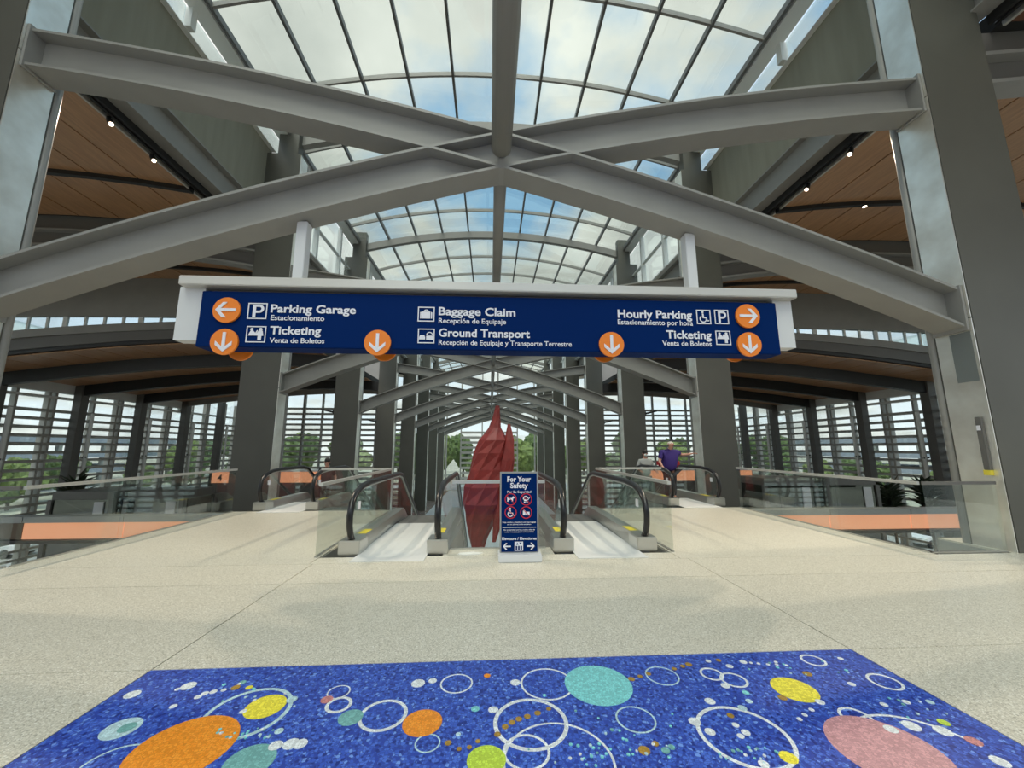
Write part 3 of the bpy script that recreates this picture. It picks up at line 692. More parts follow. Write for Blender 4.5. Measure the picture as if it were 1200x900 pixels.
for s in (-1, 1):
    c = thing('service_counter', f'dark counter block with orange band{" numbered 4" if s < 0 else ""} deep in the {SIDE[s]} hall', 'counter', (s * 13, 24, -6), group='service counters')
    X = lambda a, d: sorted((s * a, s * d))
    for i in range(4):
        p, q = X(9.6 + i * 1.66 + .01, 9.6 + (i + 1) * 1.66 - .01)
        MB().box(p, q, 24.0, 24.1, -.42, .2).build('orange_panel', M['amber'], c)
        MB().box(p, q, 24.15, 25.5, -6, -.44).build('body_panel', M['steel_dark'], c)
    p, q = X(9.6, 16.24); MB().box(p, q, 24.1, 25.6, -.44, .22).build('fascia_core', M['black'], c)
    p, q = X(9.5, 16.3); MB().box(p, q, 23.95, 25.7, .2, .26).build('top', M['rail'], c)
    if s < 0: text('4', -15.9, -.30, .26, 23.99, M['brown'], c)
    # dark stools and pale screens below
for s, spans in ((-1, [(17.0, 19.6), (14.0, 16.4)]), (1, [(13.4, 16.0), (16.6, 19.2)])):
    for i, (a, b2) in enumerate(spans):
        p, q = sorted((s * a, s * b2))
        k = thing('glass_kiosk', f'dark glass-walled kiosk behind the {SIDE[s]} railing, {"outer" if (a > 16.5) else "inner"} one', 'kiosk', ((p + q) / 2, 20, -6), group='dark glass kiosks')
        zt = -.35 if s < 0 else .1
        MB().box(p, q, 19, 21, zt - .35, zt).build('roof', M['steel_dark'], k)
        for xx in (p, q):
            for yy in (19, 21): MB().box(xx - .09, xx + .09, yy - .09, yy + .09, -6, zt - .35).build('corner_post', M['steel_dark'], k)
        MB().box(p + .1, q - .1, 18.98, 19.0, -6, zt - .35).build('glass_pane', M['smoke'], k)
        MB().box(p, p + .03, 19.1, 20.9, -6, zt - .35).build('glass_pane', M['smoke'], k)
        MB().box(q - .03, q, 19.1, 20.9, -6, zt - .35).build('glass_pane', M['smoke'], k)
        MB().box(p + .1, q - .1, 20.9, 20.95, -6, zt - .35).build('back_panel', M['steel_dark'], k)
        xm = p + (q - p) * .72; MB().box(xm, xm + .4, 18.93, 18.97, -2.0, zt - .45).build('poster', M['endwhite'], k)
def shrub(x, y, z, h, label, rng):
    t = thing('potted_shrub', label, 'plant', (x, y, z), group='indoor shrubs')
    MB().tube([(x, y, z), (x, y, z + .7)], [.35, .45], 12).build('pot', M['steel_dark'], t)
    MB().tube([(x, y, z + .6), (x, y, z + h * .7)], .06, 6).build('stem', M['bark'], t)
    m = MB()
    for i in range(160):
        a = rng.uniform(0, 2 * PI); e = rng.uniform(.2, 1.0); r = rng.uniform(.3, .95)
        base = Vector((x, y, z + h * rng.uniform(.66, .86))); d = Vector((math.cos(a) * r, math.sin(a) * r, e * rng.uniform(.3, 1.0)))
        tip = base + d * .9; sd = Vector((-math.sin(a), math.cos(a), 0)) * .11
        mid = (base + tip) / 2 + Vector((0, 0, .08))
        m.add([base, mid + sd, tip, mid - sd], [(0, 1, 2), (0, 2, 3)])
    o = m.build('foliage', M['plantleaf'], t); o['kind'] = 'stuff'
rg = random.Random(5)
for x, y, h, lab in [(-20.6, 21, 6.8, 'dark leafy shrub behind the left railing beside the louvre wall'), (20.4, 19.5, 6.5, 'dark leafy shrub behind the right railing, left one'), (22.4, 19.5, 6.6, 'dark leafy shrub behind the right railing, right one by the column')]:
    shrub(x, y, -6, h, lab, rg)

# ------------------------------------------------------------------ hanging direction sign
SY = 6.1
sg = thing('hanging_sign', 'long blue overhead direction sign with white lettering and orange arrow discs under a silver rail', 'sign', (0, SY, 3.15))
MB().box(-4.68, 4.68, SY - .06, SY + .30, 3.13, 4.03).build('blue_panel', M['blue'], sg, bevel=.01)
MB().box(-5.08, -4.69, SY + .02, SY + .24, 3.25, 4.12).build('end_panel', M['endwhite'], sg)
MB().box(4.69, 5.02, SY + .02, SY + .24, 3.27, 4.12).build('end_panel', M['endwhite'], sg)
MB().box(-5.0, 5.02, SY - .14, SY + .38, 4.10, 4.25).build('top_rail', M['cream'], sg, bevel=.012)
MB().box(-4.6, 4.6, SY + .05, SY + .18, 4.03, 4.10).build('hanger_bar', M['steel_dark'], sg)
for x in (-3.3, 3.32):
    MB().box(x - .085, x + .085, SY + .02, SY + .2, 4.25, diag(-3.3, 1) - .36).build('hanger_post', M['endwhite'], sg, bevel=.008)
    MB().box(x - .06, x + .06, SY + .05, SY + .17, diag(-3.3, 1) - .45, diag(-3.3, 1) - .34).build('post_bracket', M['black'], sg)
FY = SY - .065
def disc_xz(cx, cz, r, y0, y1, n=36): return MB().xz([(cx + r * math.cos(2 * PI * i / n), cz + r * math.sin(2 * PI * i / n)) for i in range(n)], y0, y1)
def arrow(cx, cz, r, ang, y, parent, m=None):
    c, s_ = math.cos(ang), math.sin(ang); g = MB()
    def poly(p): g.xz([(cx + r * (a * c - b * s_), cz + r * (a * s_ + b * c)) for a, b in p], y - .012, y)
    poly([(-.72, -.115), (.39, -.115), (.49, 0), (.39, .115), (-.72, .115)])
    poly([(.78, .001), (.5, .001), (-.04, .6), (.26, .6)]); poly([(.78, -.001), (.26, -.6), (-.04, -.6), (.5, -.001)])
    return g.build('arrow', m or M['white'], parent)
def roundel(px, py, ang, r=.205, back=False):
    c = pt(px, py, FY)
    d = disc_xz(c.x, c.z, r, FY - .035, FY).build('arrow_disc', M['orange'], sg)
    ring = [] ; a_ = arrow(c.x, c.z, r, ang, FY - .035, d)
    if back: disc_xz(c.x, c.z, r, SY + .30, SY + .335).build('rear_disc', M['orange'], sg)
roundel(267, 364, PI); roundel(264, 401, -PI / 2, back=True); roundel(443, 402, -PI / 2, back=True); roundel(716, 404, -PI / 2, back=True)
roundel(875, 371, 0); roundel(877, 404, -PI / 2, back=True)
TY = FY - .004
def sign_text(s, pxl, pxr, pyb, hpx, bold):
    a = pt(pxl, pyb, TY); b = pt(pxr, pyb, TY)
    k = pt(pxl, pyb - hpx, TY).z - a.z
    text(s, a.x, a.z, b.x - a.x, TY, M['white'], sg, height=k, bold=bold)
for a in [('Parking Garage', 317, 417, 365.9, 9.6, .023), ('Estacionamiento', 317, 380, 375, 6.2, .012), ('Ticketing', 316, 376, 391.3, 9.6, .023), ('Venta de Boletos', 315.5, 380, 401.5, 6.2, .012),
          ('Baggage Claim', 514, 604, 369.0, 9.6, .023), ('Recepci\u00f3n de Equipaje', 514, 593, 378.4, 6.0, .012), ('Ground Transport', 514, 621, 394.2, 9.6, .023), ('Recepci\u00f3n de Equipaje y Transporte Terrestre', 514, 670, 403.8, 6.0, .012),
          ('Hourly Parking', 724, 811, 372.0, 9.6, .023), ('Estacionamiento por hora', 724, 812, 380, 6.2, .012), ('Ticketing', 781, 834, 396.3, 9.6, .023), ('Venta de Boletos', 776.5, 834, 405, 6.2, .012)]: sign_text(*a)
def frame_sq(px0, py0, px1, py1):
    a = pt(px0, py0, TY); b = pt(px1, py1, TY); x0, x1, z1, z0 = a.x, b.x, a.z, b.z; w = .016
    g = MB(); y0, y1 = TY - .004, TY + .002
    g.box(x0, x1, y0, y1, z0, z0 + w); g.box(x0, x1, y0, y1, z1 - w, z1); g.box(x0, x0 + w, y0, y1, z0 + w, z1 - w); g.box(x1 - w, x1, y0, y1, z0 + w, z1 - w)
    o = g.build('pictogram', M['white'], sg)
    return o, (lambda u, v: (x0 + (x1 - x0) * u, z0 + (z1 - z0) * v)), x1 - x0
def pic_polys(fr, polys, discs=(), name='symbol', y=None, m=None):
    o, f, w = fr; g = MB(); y = TY if y is None else y
    for p in polys: g.xz([f(*q) for q in p], y - .004, y)
    for u, v, r in discs:
        c = f(u, v); g.add(*_disc(c[0], c[1], r * w, y))
    return g.build(name, m or M['white'], o)
def _disc(cx, cz, r, y, n=16):
    A = [(cx + r * math.cos(2 * PI * i / n), y - .004, cz + r * math.sin(2 * PI * i / n)) for i in range(n)]
    B = [(x, y, z) for x, _, z in A]
    return A + B, [tuple(range(n))[::-1], tuple(range(n, 2 * n))] + [(i, (i + 1) % n, n + (i + 1) % n, n + i) for i in range(n)]
def arc_poly(cx, cy, r, w, a0, a1, n=14):
    o = [(cx + r * math.cos(a0 + (a1 - a0) * i / n), cy + r * math.sin(a0 + (a1 - a0) * i / n)) for i in range(n + 1)]
    i_ = [(cx + (r - w) * math.cos(a0 + (a1 - a0) * i / n), cy + (r - w) * math.sin(a0 + (a1 - a0) * i / n)) for i in range(n + 1)]
    return [[o[k], o[k + 1], i_[k + 1], i_[k]] for k in range(n)]
PARK = ([[(.26, .1), (.42, .1), (.42, .9), (.26, .9)], [(.42, .76), (.6, .76), (.6, .9), (.42, .9)], [(.42, .38), (.6, .38), (.6, .52), (.42, .52)]] + arc_poly(.58, .64, .26, .14, -PI / 2, PI / 2))
TICK = [[(.1, .42), (.22, .72), (.36, .72), (.46, .58), (.54, .58), (.62, .72), (.82, .72), (.88, .42), (.78, .4), (.78, .14), (.6, .14), (.6, .42)], [(.46, .6), (.54, .76), (.58, .72), (.52, .58)]]
BAG = [[(.14, .2), (.22, .2), (.22, .66), (.14, .62)], [(.26, .2), (.74, .2), (.74, .68), (.26, .68)], [(.78, .2), (.86, .2), (.86, .62), (.78, .66)]] + arc_poly(.5, .66, .16, .06, 0, PI)
CAR = [[(.08, .26), (.44, .26), (.44, .42), (.38, .56), (.14, .56), (.08, .42)], [(.5, .24), (.9, .24), (.9, .5), (.5, .5)], [(.52, .52), (.88, .52), (.88, .58), (.52, .58)]] + arc_poly(.7, .58, .2, .06, 0, PI)
CHAIR = arc_poly(.46, .36, .26, .08, math.radians(120), math.radians(375)) + [[(.4, .74), (.5, .74), (.52, .5), (.70, .48), (.78, .26), (.88, .3), (.86, .2), (.74, .2), (.64, .4), (.42, .42)]]
pic_polys(frame_sq(291.5, 355, 312, 374), PARK)
pic_polys(frame_sq(289.5, 382, 310.5, 401.5), TICK, [(.27, .8, .08), (.72, .8, .09)])
pic_polys(frame_sq(490, 359.5, 509, 377), BAG)
pic_polys(frame_sq(490, 385, 509, 402.5), CAR)
pic_polys(frame_sq(815.5, 363, 833.5, 380), CHAIR, [(.44, .84, .08)])
pic_polys(frame_sq(836.5, 363, 854.5, 380), PARK)
pic_polys(frame_sq(838, 387.5, 857, 404.5), TICK, [(.27, .8, .08), (.72, .8, .09)])

# ------------------------------------------------------------------ standing safety sign
c0 = pt(585.5, 653, 5.92); c1 = pt(630.5, 553, 5.92)
x0, x1 = c0.x, c1.x; zt = c1.z
ss = thing('safety_sign', 'standing blue and white safety notice in front of the escalators', 'sign', ((x0 + x1) / 2, 5.95, 0))
MB().box(x0 - .02, x1 + .03, 5.78, 6.12, 0.0, .10).build('base', M['endwhite'], ss, bevel=.01)
MB().box(x0, x1, 5.92, 5.98, .10, zt).build('frame', M['truss'], ss, bevel=.006)
MB().box(x0 + .022, x1 - .022, 5.914, 5.92, .115, zt - .022).build('blue_face', M['blue'], ss)
yq = 5.912; xc = (x0 + x1) / 2; ww = x1 - x0
def stext(s, py, w, h, bold=.02): z = pt(608, py, yq).z; text(s, xc, z, ww * w, yq, M['white'], ss, height=h, bold=bold, center=True)
stext('For Your', 564.4, .62, .078, .024); stext('Safety', 571.8, .46, .078, .024); stext('Por Su Seguridad', 577.6, .62, .034, .012)
stext('Dogs, strollers, wheelchairs and large baggage', 612.6, .86, .017, .012); stext('are not allowed on the escalators.', 615, .62, .017, .012)
stext('No se permiten perros, coches, sillas de', 621.4, .80, .017, .012); stext('ruedas ni equipaje grande en las escaleras.', 623.8, .76, .017, .012)
MB().box(xc - ww * .43, xc + ww * .43, yq - .003, yq, pt(608, 618.2, yq).z, pt(608, 617.6, yq).z).build('rule', M['white'], ss)
stext('Elevators / Elevadores', 632.6, .88, .038, .02)
DOG = [[(.18, .3), (.28, .3), (.30, .46), (.58, .46), (.6, .3), (.7, .3), (.72, .56), (.86, .62), (.84, .72), (.7, .78), (.62, .62), (.26, .62), (.16, .74)]]
STROLL = arc_poly(.46, .56, .26, .12, math.radians(10), math.radians(190)) + [[(.24, .5), (.7, .5), (.6, .34), (.34, .34)], [(.68, .5), (.84, .74), (.88, .7), (.72, .46)]]
LUG = [[(.2, .26), (.44, .26), (.44, .64), (.2, .64)], [(.48, .26), (.82, .26), (.82, .56), (.48, .56)]] + arc_poly(.32, .62, .1, .04, 0, PI)
for i, (px, py, polys, ds) in enumerate([(598.5, 585.2, DOG, []), (616.5, 585.2, STROLL, [(.36, .24, .07), (.58, .24, .07)]), (598.5, 600.5, CHAIR, [(.44, .84, .08)]), (616.5, 600.5, LUG, [])]):
    c = pt(px, py, yq); r = .088
    g = MB(); secs = []
    for k in range(29):
        a = 2 * PI * k / 28; q, w = math.cos(a), math.sin(a)
        secs.append([(c.x + (r - .012) * q, yq, c.z + (r - .012) * w), (c.x + r * q, yq, c.z + r * w), (c.x + r * q, yq - .004, c.z + r * w), (c.x + (r - .012) * q, yq - .004, c.z + (r - .012) * w)])
    o = g.strip(secs).build('prohibition_ring', M['redring'], ss)
    f = lambda u, v, c=c, r=r: (c.x + (u - .5) * r * 1.8, c.z + (v - .5) * r * 1.8)
    pic_polys((o, f, r * 1.8), polys, ds, y=yq)
    d = r * .68; MB().xz([(c.x - d, c.z + d + .006), (c.x - d - .006, c.z + d), (c.x + d, c.z - d - .006), (c.x + d + .006, c.z - d)], yq - .006, yq - .004).build('slash', M['redring'], o)
ce = pt(608, 640, yq)
arrow(ce.x - ww * .30, ce.z, .075, PI, yq, ss); arrow(ce.x + ww * .30, ce.z, .075, 0, yq, ss)
MB().box(ce.x - .062, ce.x + .062, yq - .004, yq, ce.z - .062, ce.z + .062).build('lift_symbol', M['white'], ss)
lift = MB()
for u in (-.035, 0, .035): lift.box(ce.x + u - .012, ce.x + u + .012, yq - .006, yq - .004, ce.z - .05, ce.z + .005)
lift.xz([(ce.x - .04, ce.z + .02), (ce.x - .005, ce.z + .02), (ce.x - .022, ce.z + .05)], yq - .006, yq - .004)
lift.xz([(ce.x + .005, ce.z + .05), (ce.x + .04, ce.z + .05), (ce.x + .022, ce.z + .02)], yq - .006, yq - .004)
lift.build('lift_figures', M['blue'], ss)
MB().xy([(-.62, 6.25), (-.50, 6.20), (-.30, 6.24), (-.24, 6.30), (-.40, 6.36), (-.6, 6.32)], .001, .014).top('paper_scrap', M['paper'], (-.42, 6.28, 0), 'crumpled white scrap on the floor left of the safety sign', 'paper')

# ------------------------------------------------------------------ things on the near right column
pl = thing('column_device', 'slim vertical dark device with white label and yellow tip on the right near column', 'device', (7.94, 5.98, 1.2))
MB().box(7.885, 7.948, 5.955, 6.03, 1.24, 2.10).build('body', M['steel_dark'], pl, bevel=.008)
MB().box(7.88, 7.948, 5.95, 6.035, 1.16, 1.24).build('yellow_tip', M['yellow'], pl)
MB().box(7.882, 7.886, 5.965, 6.02, 1.88, 1.96).build('label_plate', M['white'], pl)
MB().box(7.942, 7.949, 5.90, 6.20, 2.70, 3.55).top('access_panel', mat('darker_grey_panel', (.20, .22, .215), .45, .3), (7.945, 6.05, 2.70), 'flat darker grey rectangular access panel high on the right near column', 'panel')

# ------------------------------------------------------------------ suspended red sculpture (plain abstract faceted form)
SYY = 22.0
rs = thing('hanging_sculpture', 'tall brick-red faceted abstract sculpture hanging beyond the escalators', 'sculpture', (.05, SYY, -1.0))
def faceted(path, radii, n, twist=0.25, name='body', flat=.8):
    m = MB(); rings = []
    for i, (p, r) in enumerate(zip(path, radii)):
        rings.append([(p[0] + r * math.cos(2 * PI * k / n + twist * i), p[1] + r * flat * math.sin(2 * PI * k / n + twist * i), p[2]) for k in range(n)])
    vs = [q for g in rings for q in g]; fs = []
    for i in range(len(path) - 1):
        for k in range(n):
            a, b, c, d = i * n + k, i * n + (k + 1) % n, (i + 1) * n + (k + 1) % n, (i + 1) * n + k
            fs += [(a, b, c), (a, c, d)]
    fs.append(tuple(range(n))[::-1]); fs.append(tuple((len(path) - 1) * n + k for k in range(n)))
    m.add(vs, fs); return m.build(name, M['red'], rs)
faceted([(-.75, SYY, -3.9), (-.72, SYY, -3.2), (-.62, SYY, -2.3), (-.5, SYY, -1.4), (-.4, SYY, -.5), (-.28, SYY, .4), (-.12, SYY, 1.3), (.02, SYY, 2.0), (.12, SYY, 2.7), (.2, SYY, 3.3), (.26, SYY, 3.95)], [.3, .5, .8, 1.12, 1.16, 1.0, .95, .85, .36, .22, .12], 9, .3, 'body')
faceted([(.1, SYY - .5, -3.3), (.35, SYY - .5, -2.0), (.6, SYY - .45, -.6), (.82, SYY - .4, .9), (.92, SYY - .3, 2.0), (.9, SYY - .2, 2.9)], [.1, .3, .4, .38, .28, .08], 7, .35, 'slender_blade', .6)
cb = MB().tube([(.24, SYY, 3.9), (.24, SYY, ZC - .14)], .02, 5).tube([(.9, SYY - .2, 2.85), (.9, SYY - .2, ZC - .14)], .02, 5)
cb.build('suspension_cable', M['steel_dark'], rs)

# ------------------------------------------------------------------ people
SKIN = mat('skin', (.50, .26, .19), .55); HAIRW = mat('white_hair', (.62, .58, .52), .8); HAIRB = mat('black_hair', (.012, .010, .010), .6)
def skin_mesh(name, nodes, edges, m, parent, root=0, levels=2):
    me = bpy.data.meshes.new(name); me.from_pydata([n[0] for n in nodes], edges, [])
    o = bpy.data.objects.new('tmp', me); C.objects.link(o)
    md = o.modifiers.new('s', 'SKIN'); md.use_smooth_shade = True
    for i, n in enumerate(nodes):
        r = n[1]; me.skin_vertices[0].data[i].radius = r if isinstance(r, tuple) else (r, r)
        me.skin_vertices[0].data[i].use_root = (i == root)
    sb = o.modifiers.new('u', 'SUBSURF'); sb.levels = levels; sb.render_levels = levels
    out = bpy.data.meshes.new_from_object(o.evaluated_get(bpy.context.evaluated_depsgraph_get()))
    bpy.data.objects.remove(o); bpy.data.meshes.remove(me)
    out.materials.clear(); out.materials.append(m); out.name = name
    for p in out.polygons: p.use_smooth = True
    return link(name, out, parent)
def person(label, loc, rz, h, shirt, trousers, hair, bald=False, arms=None, lean=.0, headtilt=.0, group='people on the escalators', bulk=1.0, mask=None):
    """faces local -y.  arms: two lists (elbow, wrist) in body units"""
    t = thing('person', label, 'person', loc, group=group, rz=rz)
    k = h / 1.75
    def P(x, y, z): return (x * k, (y - lean * max(0, z - .95)) * k, z * k)
    hx = (0, -.03 - headtilt * .1, 1.60 - headtilt * .03)
    bb = 1 + (bulk - 1) * .4
    nodes = [(P(0, 0, .95), (.09 * k, .08 * k)), (P(0, .0, 1.15), (.13 * bb * k, .09 * bb * k)), (P(0, .0, 1.34), (.13 * bb * k, .085 * bb * k)), (P(0, .01, 1.46), .065 * k), (P(0, hx[1], 1.53), .06 * k),
             (P(0, hx[1], hx[2]), (.078 * k, .09 * k)), (P(0, hx[1] - .005, hx[2] + .09), (.075 * k, .09 * k))]
    edges = [(0, 1), (1, 2), (2, 3), (3, 4), (4, 5), (5, 6)]
    sh_nodes = [(P(0, 0, .80), (.19 * bulk * k, .145 * bulk * k)), (P(0, 0, 1.12), (.19 * bulk * k, .15 * bulk * k)), (P(0, .0, 1.34), (.185 * bulk * k, .135 * bulk * k)), (P(0, .01, 1.45), .11 * k), (P(0, .0, 1.50), .08 * k)]
    sh_edges = [(0, 1), (1, 2), (2, 3), (3, 4)]
    hands = []
    for q, (el, wr) in zip((-1, 1), arms):
        b = len(nodes)
        nodes += [(P(q * .19 * bulk, .0, 1.40), .062 * k), (P(*el), .046 * k), (P(*wr), .03 * k)]
        edges += [(2, b), (b, b + 1), (b + 1, b + 2)]
        wv = Vector(P(*wr)); dv = (wv - Vector(P(*el))).normalized(); sd = dv.cross(Vector((0, 0, 1))).normalized()
        c = len(nodes); nodes.append((tuple(wv + dv * .07 * k), (.04 * k, .02 * k))); edges.append((b + 2, c))
        for f in range(4):
            o_ = (f - 1.5) * .02; l_ = (.07, .085, .08, .06)[f]
            a1 = wv + dv * .10 * k + sd * o_ * k; a2 = a1 + dv * l_ * .6 * k + Vector((0, 0, -.012)); a3 = a2 + dv * l_ * .4 * k + Vector((0, 0, -.03))
            e = len(nodes); nodes += [(tuple(a1), .010 * k), (tuple(a2), .009 * k), (tuple(a3), .007 * k)]; edges += [(c, e), (e, e + 1), (e + 1, e + 2)]
        e = len(nodes); th = wv + dv * .04 * k + sd * (-q) * .045 * k
        nodes += [(tuple(th), .011 * k), (tuple(th + dv * .05 * k + Vector((0, 0, -.02))), .009 * k)]; edges += [(c, e), (e, e + 1)]
        u = len(sh_nodes); sh_nodes += [(P(q * .19 * bulk, .0, 1.39), .085 * k), (tuple(Vector(P(q * .19 * bulk, 0, 1.39)).lerp(Vector(P(*el)), .8)), .075 * k)]
        sh_edges += [(2, u), (u, u + 1)]
    for q in (-1, 1):
        b = len(nodes); nodes += [(P(q * .10, 0, .86), .055 * k), (P(q * .11, -.01, .50), .052 * k), (P(q * .11, .02, .10), .042 * k), (P(q * .12, -.12, .04), .035 * k)]
        edges += [(0, b), (b, b + 1), (b + 1, b + 2), (b + 2, b + 3)]
    skin_mesh('body', nodes, edges, SKIN, t)
    skin_mesh('shirt', sh_nodes, sh_edges, shirt, t, root=0)
    tn = [(P(0, 0, .94), (.185 * bulk * k, .145 * bulk * k))]; te = []
    for q in (-1, 1):
        b = len(tn); tn += [(P(q * .11, 0, .80), .115 * k), (P(q * .115, -.01, .5), .085 * k), (P(q * .115, .02, .10), .07 * k)]; te += [(0, b), (b, b + 1), (b + 1, b + 2)]
        MB().ball(P(q * .12, -.07, .045), .1 * k, 10, 6, (.55, 1.35, .48)).mesh
        sm = MB().ball(P(q * .12, -.07, .045), .1 * k, 10, 6, (.55, 1.35, .46)).mesh('shoe', M['black'], True); link('shoe', sm, t)
    skin_mesh('trousers', tn, te, trousers, t)
    hd = Vector(P(0, hx[1], hx[2] + .05))
    def ball(n, off, r, m, sc=(1, 1, 1)):
        me = MB().ball(tuple(hd + Vector(off) * k), r * k, 10, 7, sc).mesh(n, m, True); return link(n, me, t)
    for q in (-1, 1):
        ball('ear', (q * .085, .0, -.01), .03, SKIN, (.4, .8, 1)); ball('eye', (q * .033, -.088, .012), .011, M['black'])
    ball('nose', (0, -.105, -.02), .02, SKIN, (.7, 1, 1.3)); ball('mouth', (0, -.093, -.062), .022, mat('lips', (.35, .12, .10), .5), (1, .4, .35))
    if mask: ball('face_mask', (0, -.07, -.05), .062, mask, (1.05, .6, .8))
    if bald: ball('hair', (0, .03, .0), .095, hair, (1.03, .85, .72))
    else:
        ball('hair', (0, .018, .045), .108, hair, (.92, 1.02, .98))
        ball('back_hair', (0, .06, -.05), .09, hair, (1.0, .7, 1.5))
    return t
PURPLE = mat('purple_polo', (.035, .016, .16), .8); DARKT = mat('dark_trousers', (.03, .03, .035), .8); GREYT = mat('pale_grey_top', (.36, .37, .36), .8); BLACKT = mat('black_top', (.015, .015, .018), .8)
person('heavy-set man with white hair in a purple polo shirt, on the right outer escalator', (5.52, 12.25, 0), math.radians(8), 1.84, PURPLE, DARKT, HAIRW, True,
       [((-.36, -.05, 1.12), (-.40, -.25, 1.0)), ((.42, -.02, 1.30), (.66, -.12, 1.34))], lean=.10, headtilt=.6, bulk=1.3)
bk = thing('red_backpack', 'wide red backpack carried low behind the man in purple', 'bag', (5.66, 12.62, .98))
MB().box(5.30, 6.02, 12.50, 12.74, .98, 1.22).build('bag_body', mat('red_bag', (.45, .02, .03), .6), bk, bevel=.06)
MB().box(5.40, 5.92, 12.46, 12.50, 1.0, 1.12).build('front_pocket', mat('red_pocket', (.36, .015, .025), .6), bk, bevel=.015)
person('dark-haired person in pale grey top behind the man in purple', (5.35, 13.75, -.23), 0, 1.72, GREYT, DARKT, HAIRB, False, [((-.3, .02, 1.1), (-.28, -.22, 1.05)), ((.3, .02, 1.1), (.28, -.22, 1.05))], mask=mat('white_face_mask', (.7, .74, .74), .8))
person('black-haired person in dark clothes going down the left outer escalator', (-5.75, 14.0, -.49), math.radians(20), 1.70, BLACKT, DARKT, HAIRB, False, [((-.3, .02, 1.1), (-.3, -.2, 1.0)), ((.3, .02, 1.1), (.3, -.2, 1.0))])

# ------------------------------------------------------------------ outside
MB().box(-260, 260, -160, 330, -6.9, -6.5).top('ground', M['ground'], (0, 60, -6.7), 'dry grass and pavement ground outside the hall', 'ground', kind='structure')
MB().box(-260, 260, 78, 92, -6.5, -6.46).top('road', M['asphalt'], (0, 85, -6.5), 'pale grey road passing outside the far end wall', 'road', kind='structure')
for s in (-1, 1):
    g = thing('parking_garage', f'long pale open-sided parking garage far outside the {SIDE[s]} louvre wall', 'building', (s * 95, 50, -6.5))
    for i in range(3):
        a, b = sorted((s * 84, s * 104)); MB().box(a, b, 0, 110, -3.6 + 3.1 * i, -2.5 + 3.1 * i).build('deck', mat('pale_concrete', (.40, .44, .50), .8), g)
    for y in range(1, 110, 9):
        a, b = sorted((s * 84.2, s * 84.9)); MB().box(a, b, y - .35, y + .35, -6.5, 2.6).build('pillar', M['slab'], g)
    a, b = sorted((s * 31, s * 52)); MB().box(a, b, -20, 77.9, -6.5, -6.46).top('car_park', M['asphalt'], (s * 40, 30, -6.5), f'pale paved car park outside the {SIDE[s]} louvre wall', 'car park', kind='structure')
NTH = ['first', 'second', 'third', 'fourth', 'fifth', 'sixth', 'seventh', 'eighth', 'ninth', 'tenth', 'eleventh', 'twelfth', 'thirteenth', 'fourteenth', 'fifteenth', 'sixteenth', 'seventeenth', 'eighteenth', 'nineteenth', 'twentieth'] + ['twenty-' + q for q in ('first', 'second', 'third', 'fourth', 'fifth', 'sixth', 'seventh', 'eighth', 'ninth')]
def tree_proto(seed, m):
    rng = random.Random(seed); t = thing('tree', '', 'tree')
    MB().tube([(0, 0, 0), (.1, 0, 1.8), (0, .1, 3.6)], [.24, .18, .12], 7).build('trunk', M['bark'], t)
    bm = bmesh.new()
    for i in range(9):
        c = Vector((rng.uniform(-1.8, 1.8), rng.uniform(-1.8, 1.8), rng.uniform(1.8, 6.2))); r = rng.uniform(1.1, 1.9)
        g = bmesh.ops.create_icosphere(bm, subdivisions=3, radius=r)
        for v in g['verts']: v.co = v.co * rng.uniform(.74, 1.2) + c
    me = bpy.data.meshes.new('crown'); bm.to_mesh(me); bm.free(); me.materials.append(m); link('crown', me, t)
    return t
tp = [tree_proto(1, M['leaf']), tree_proto(2, M['leaf2']), tree_proto(3, M['leaf'])]
rng = random.Random(11); used = set()
spots = [(x + rng.uniform(-.8, .8), (104 if i % 2 else 117) + rng.uniform(-2, 2)) for i, x in enumerate(range(-84, 85, 7))] + [(s * rng.uniform(62, 72), y) for s in (-1, 1) for y in range(14, 92, 7)]
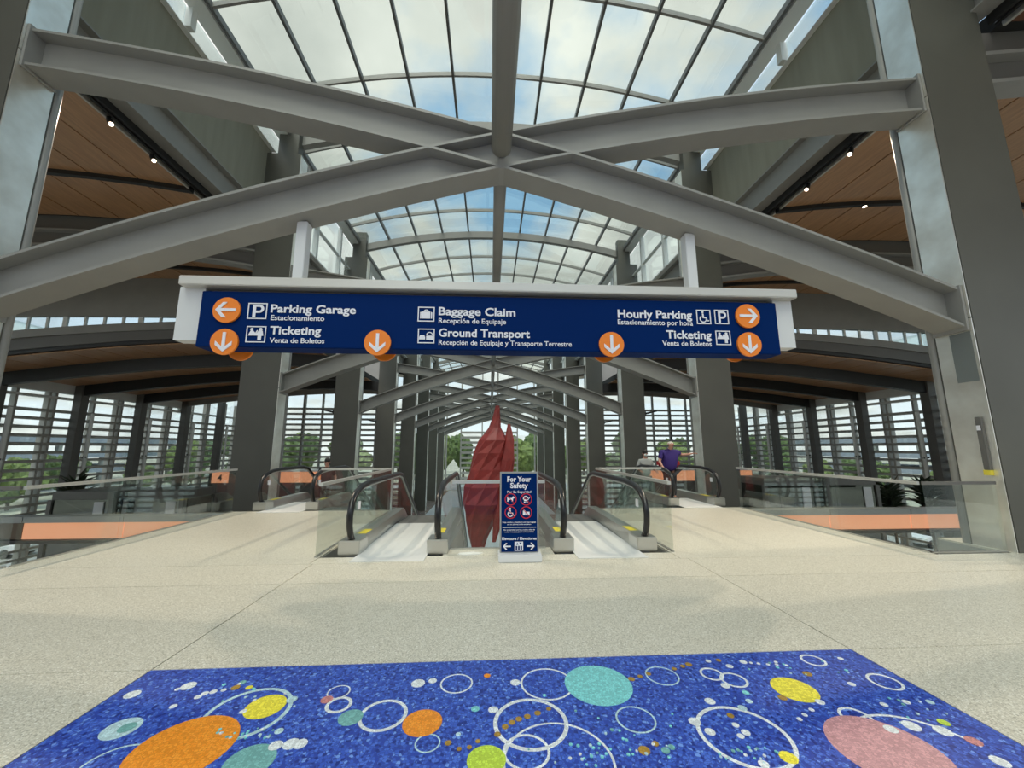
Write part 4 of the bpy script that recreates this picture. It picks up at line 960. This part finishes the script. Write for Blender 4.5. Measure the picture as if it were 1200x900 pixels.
for i, (x, y) in enumerate(spots):
    k = i % 3; t = tp[k] if k not in used else copy_tree(tp[k]); used.add(k)
    t.location = (x, y, -6.5); f = rng.uniform(1.35, 1.7) if y > 101 else rng.uniform(.72, .9); t.scale = (f, f, f * rng.uniform(.9, 1.15)); t.rotation_euler = (0, 0, rng.uniform(0, 6))
    lst = [q for q in spots if (q[1] > 100) == (y > 100) and (y > 100 or q[0] * x > 0)]
    if y > 100: wh = f'beyond the far end wall, {NTH[sorted(q[0] for q in lst).index(x)]} from the left'
    else: wh = f'outside the {"left" if x < 0 else "right"} louvre wall, {NTH[sorted(q[1] for q in lst).index(y)]} from the camera'
    tag(t, f'{"pale" if k == 1 else "dark"} green bushy tree {wh}', 'tree', 'trees beyond the end wall' if y > 100 else 'trees outside the louvre walls')
def car_proto(m):
    t = thing('parked_car', '', 'car')
    b = MB().yz([(-2.15, .3), (2.15, .3), (2.2, .75), (1.2, .95), (-2.0, .98), (-2.2, .7)], -.88, .88); b.build('body', m, t, bevel=.08)
    MB().strip([[(-.8, 1.0, .93), (.8, 1.0, .93), (.8, -1.8, .95), (-.8, -1.8, .95)], [(-.66, .35, 1.45), (.66, .35, 1.45), (.66, -1.3, 1.45), (-.66, -1.3, 1.45)]]).build('cabin', M['black'], t, bevel=.05)
    MB().box(-.66, .66, -1.25, .3, 1.44, 1.49).build('roof', m, t)
    for x in (-.8, .8):
        for y in (-1.35, 1.35): MB().tube([(x - .1, y, .33), (x + .1, y, .33)], .33, 14).build('wheel', M['rubber'], t)
    return t
CP = {'white': mat('white_car_paint', (.75, .76, .76), .25), 'silver': mat('silver_car_paint', (.4, .42, .44), .25, .4), 'dark': mat('dark_car_paint', (.03, .035, .05), .2)}
cp = {c: car_proto(m) for c, m in CP.items()}; used = set()
for i, (x, y, c) in enumerate([(-36, 22, 'white'), (-36, 25.2, 'dark'), (-36, 28.6, 'silver'), (-37, 33, 'white'), (-37, 38, 'dark'), (36, 20, 'white'), (36, 23.4, 'silver'), (36, 27, 'dark'), (37, 32, 'white'), (37, 37, 'silver')]):
    t = cp[c] if c not in used else copy_tree(cp[c]); used.add(c)
    t.location = (x, y, -6.46); t.rotation_euler = (0, 0, PI / 2)
    sd = 'left' if x < 0 else 'right'; nn = {22: 'nearest', 33: 'farther', 25.2: 'nearer', 38: 'farthest', 28.6: 'only', 20: 'nearest', 32: 'farther', 23.4: 'nearer', 37: 'farthest', 27: 'only'}[y]
    tag(t, f'{c} parked car outside the {sd} louvre wall, {nn} {c} one there', 'car', 'cars parked outside')
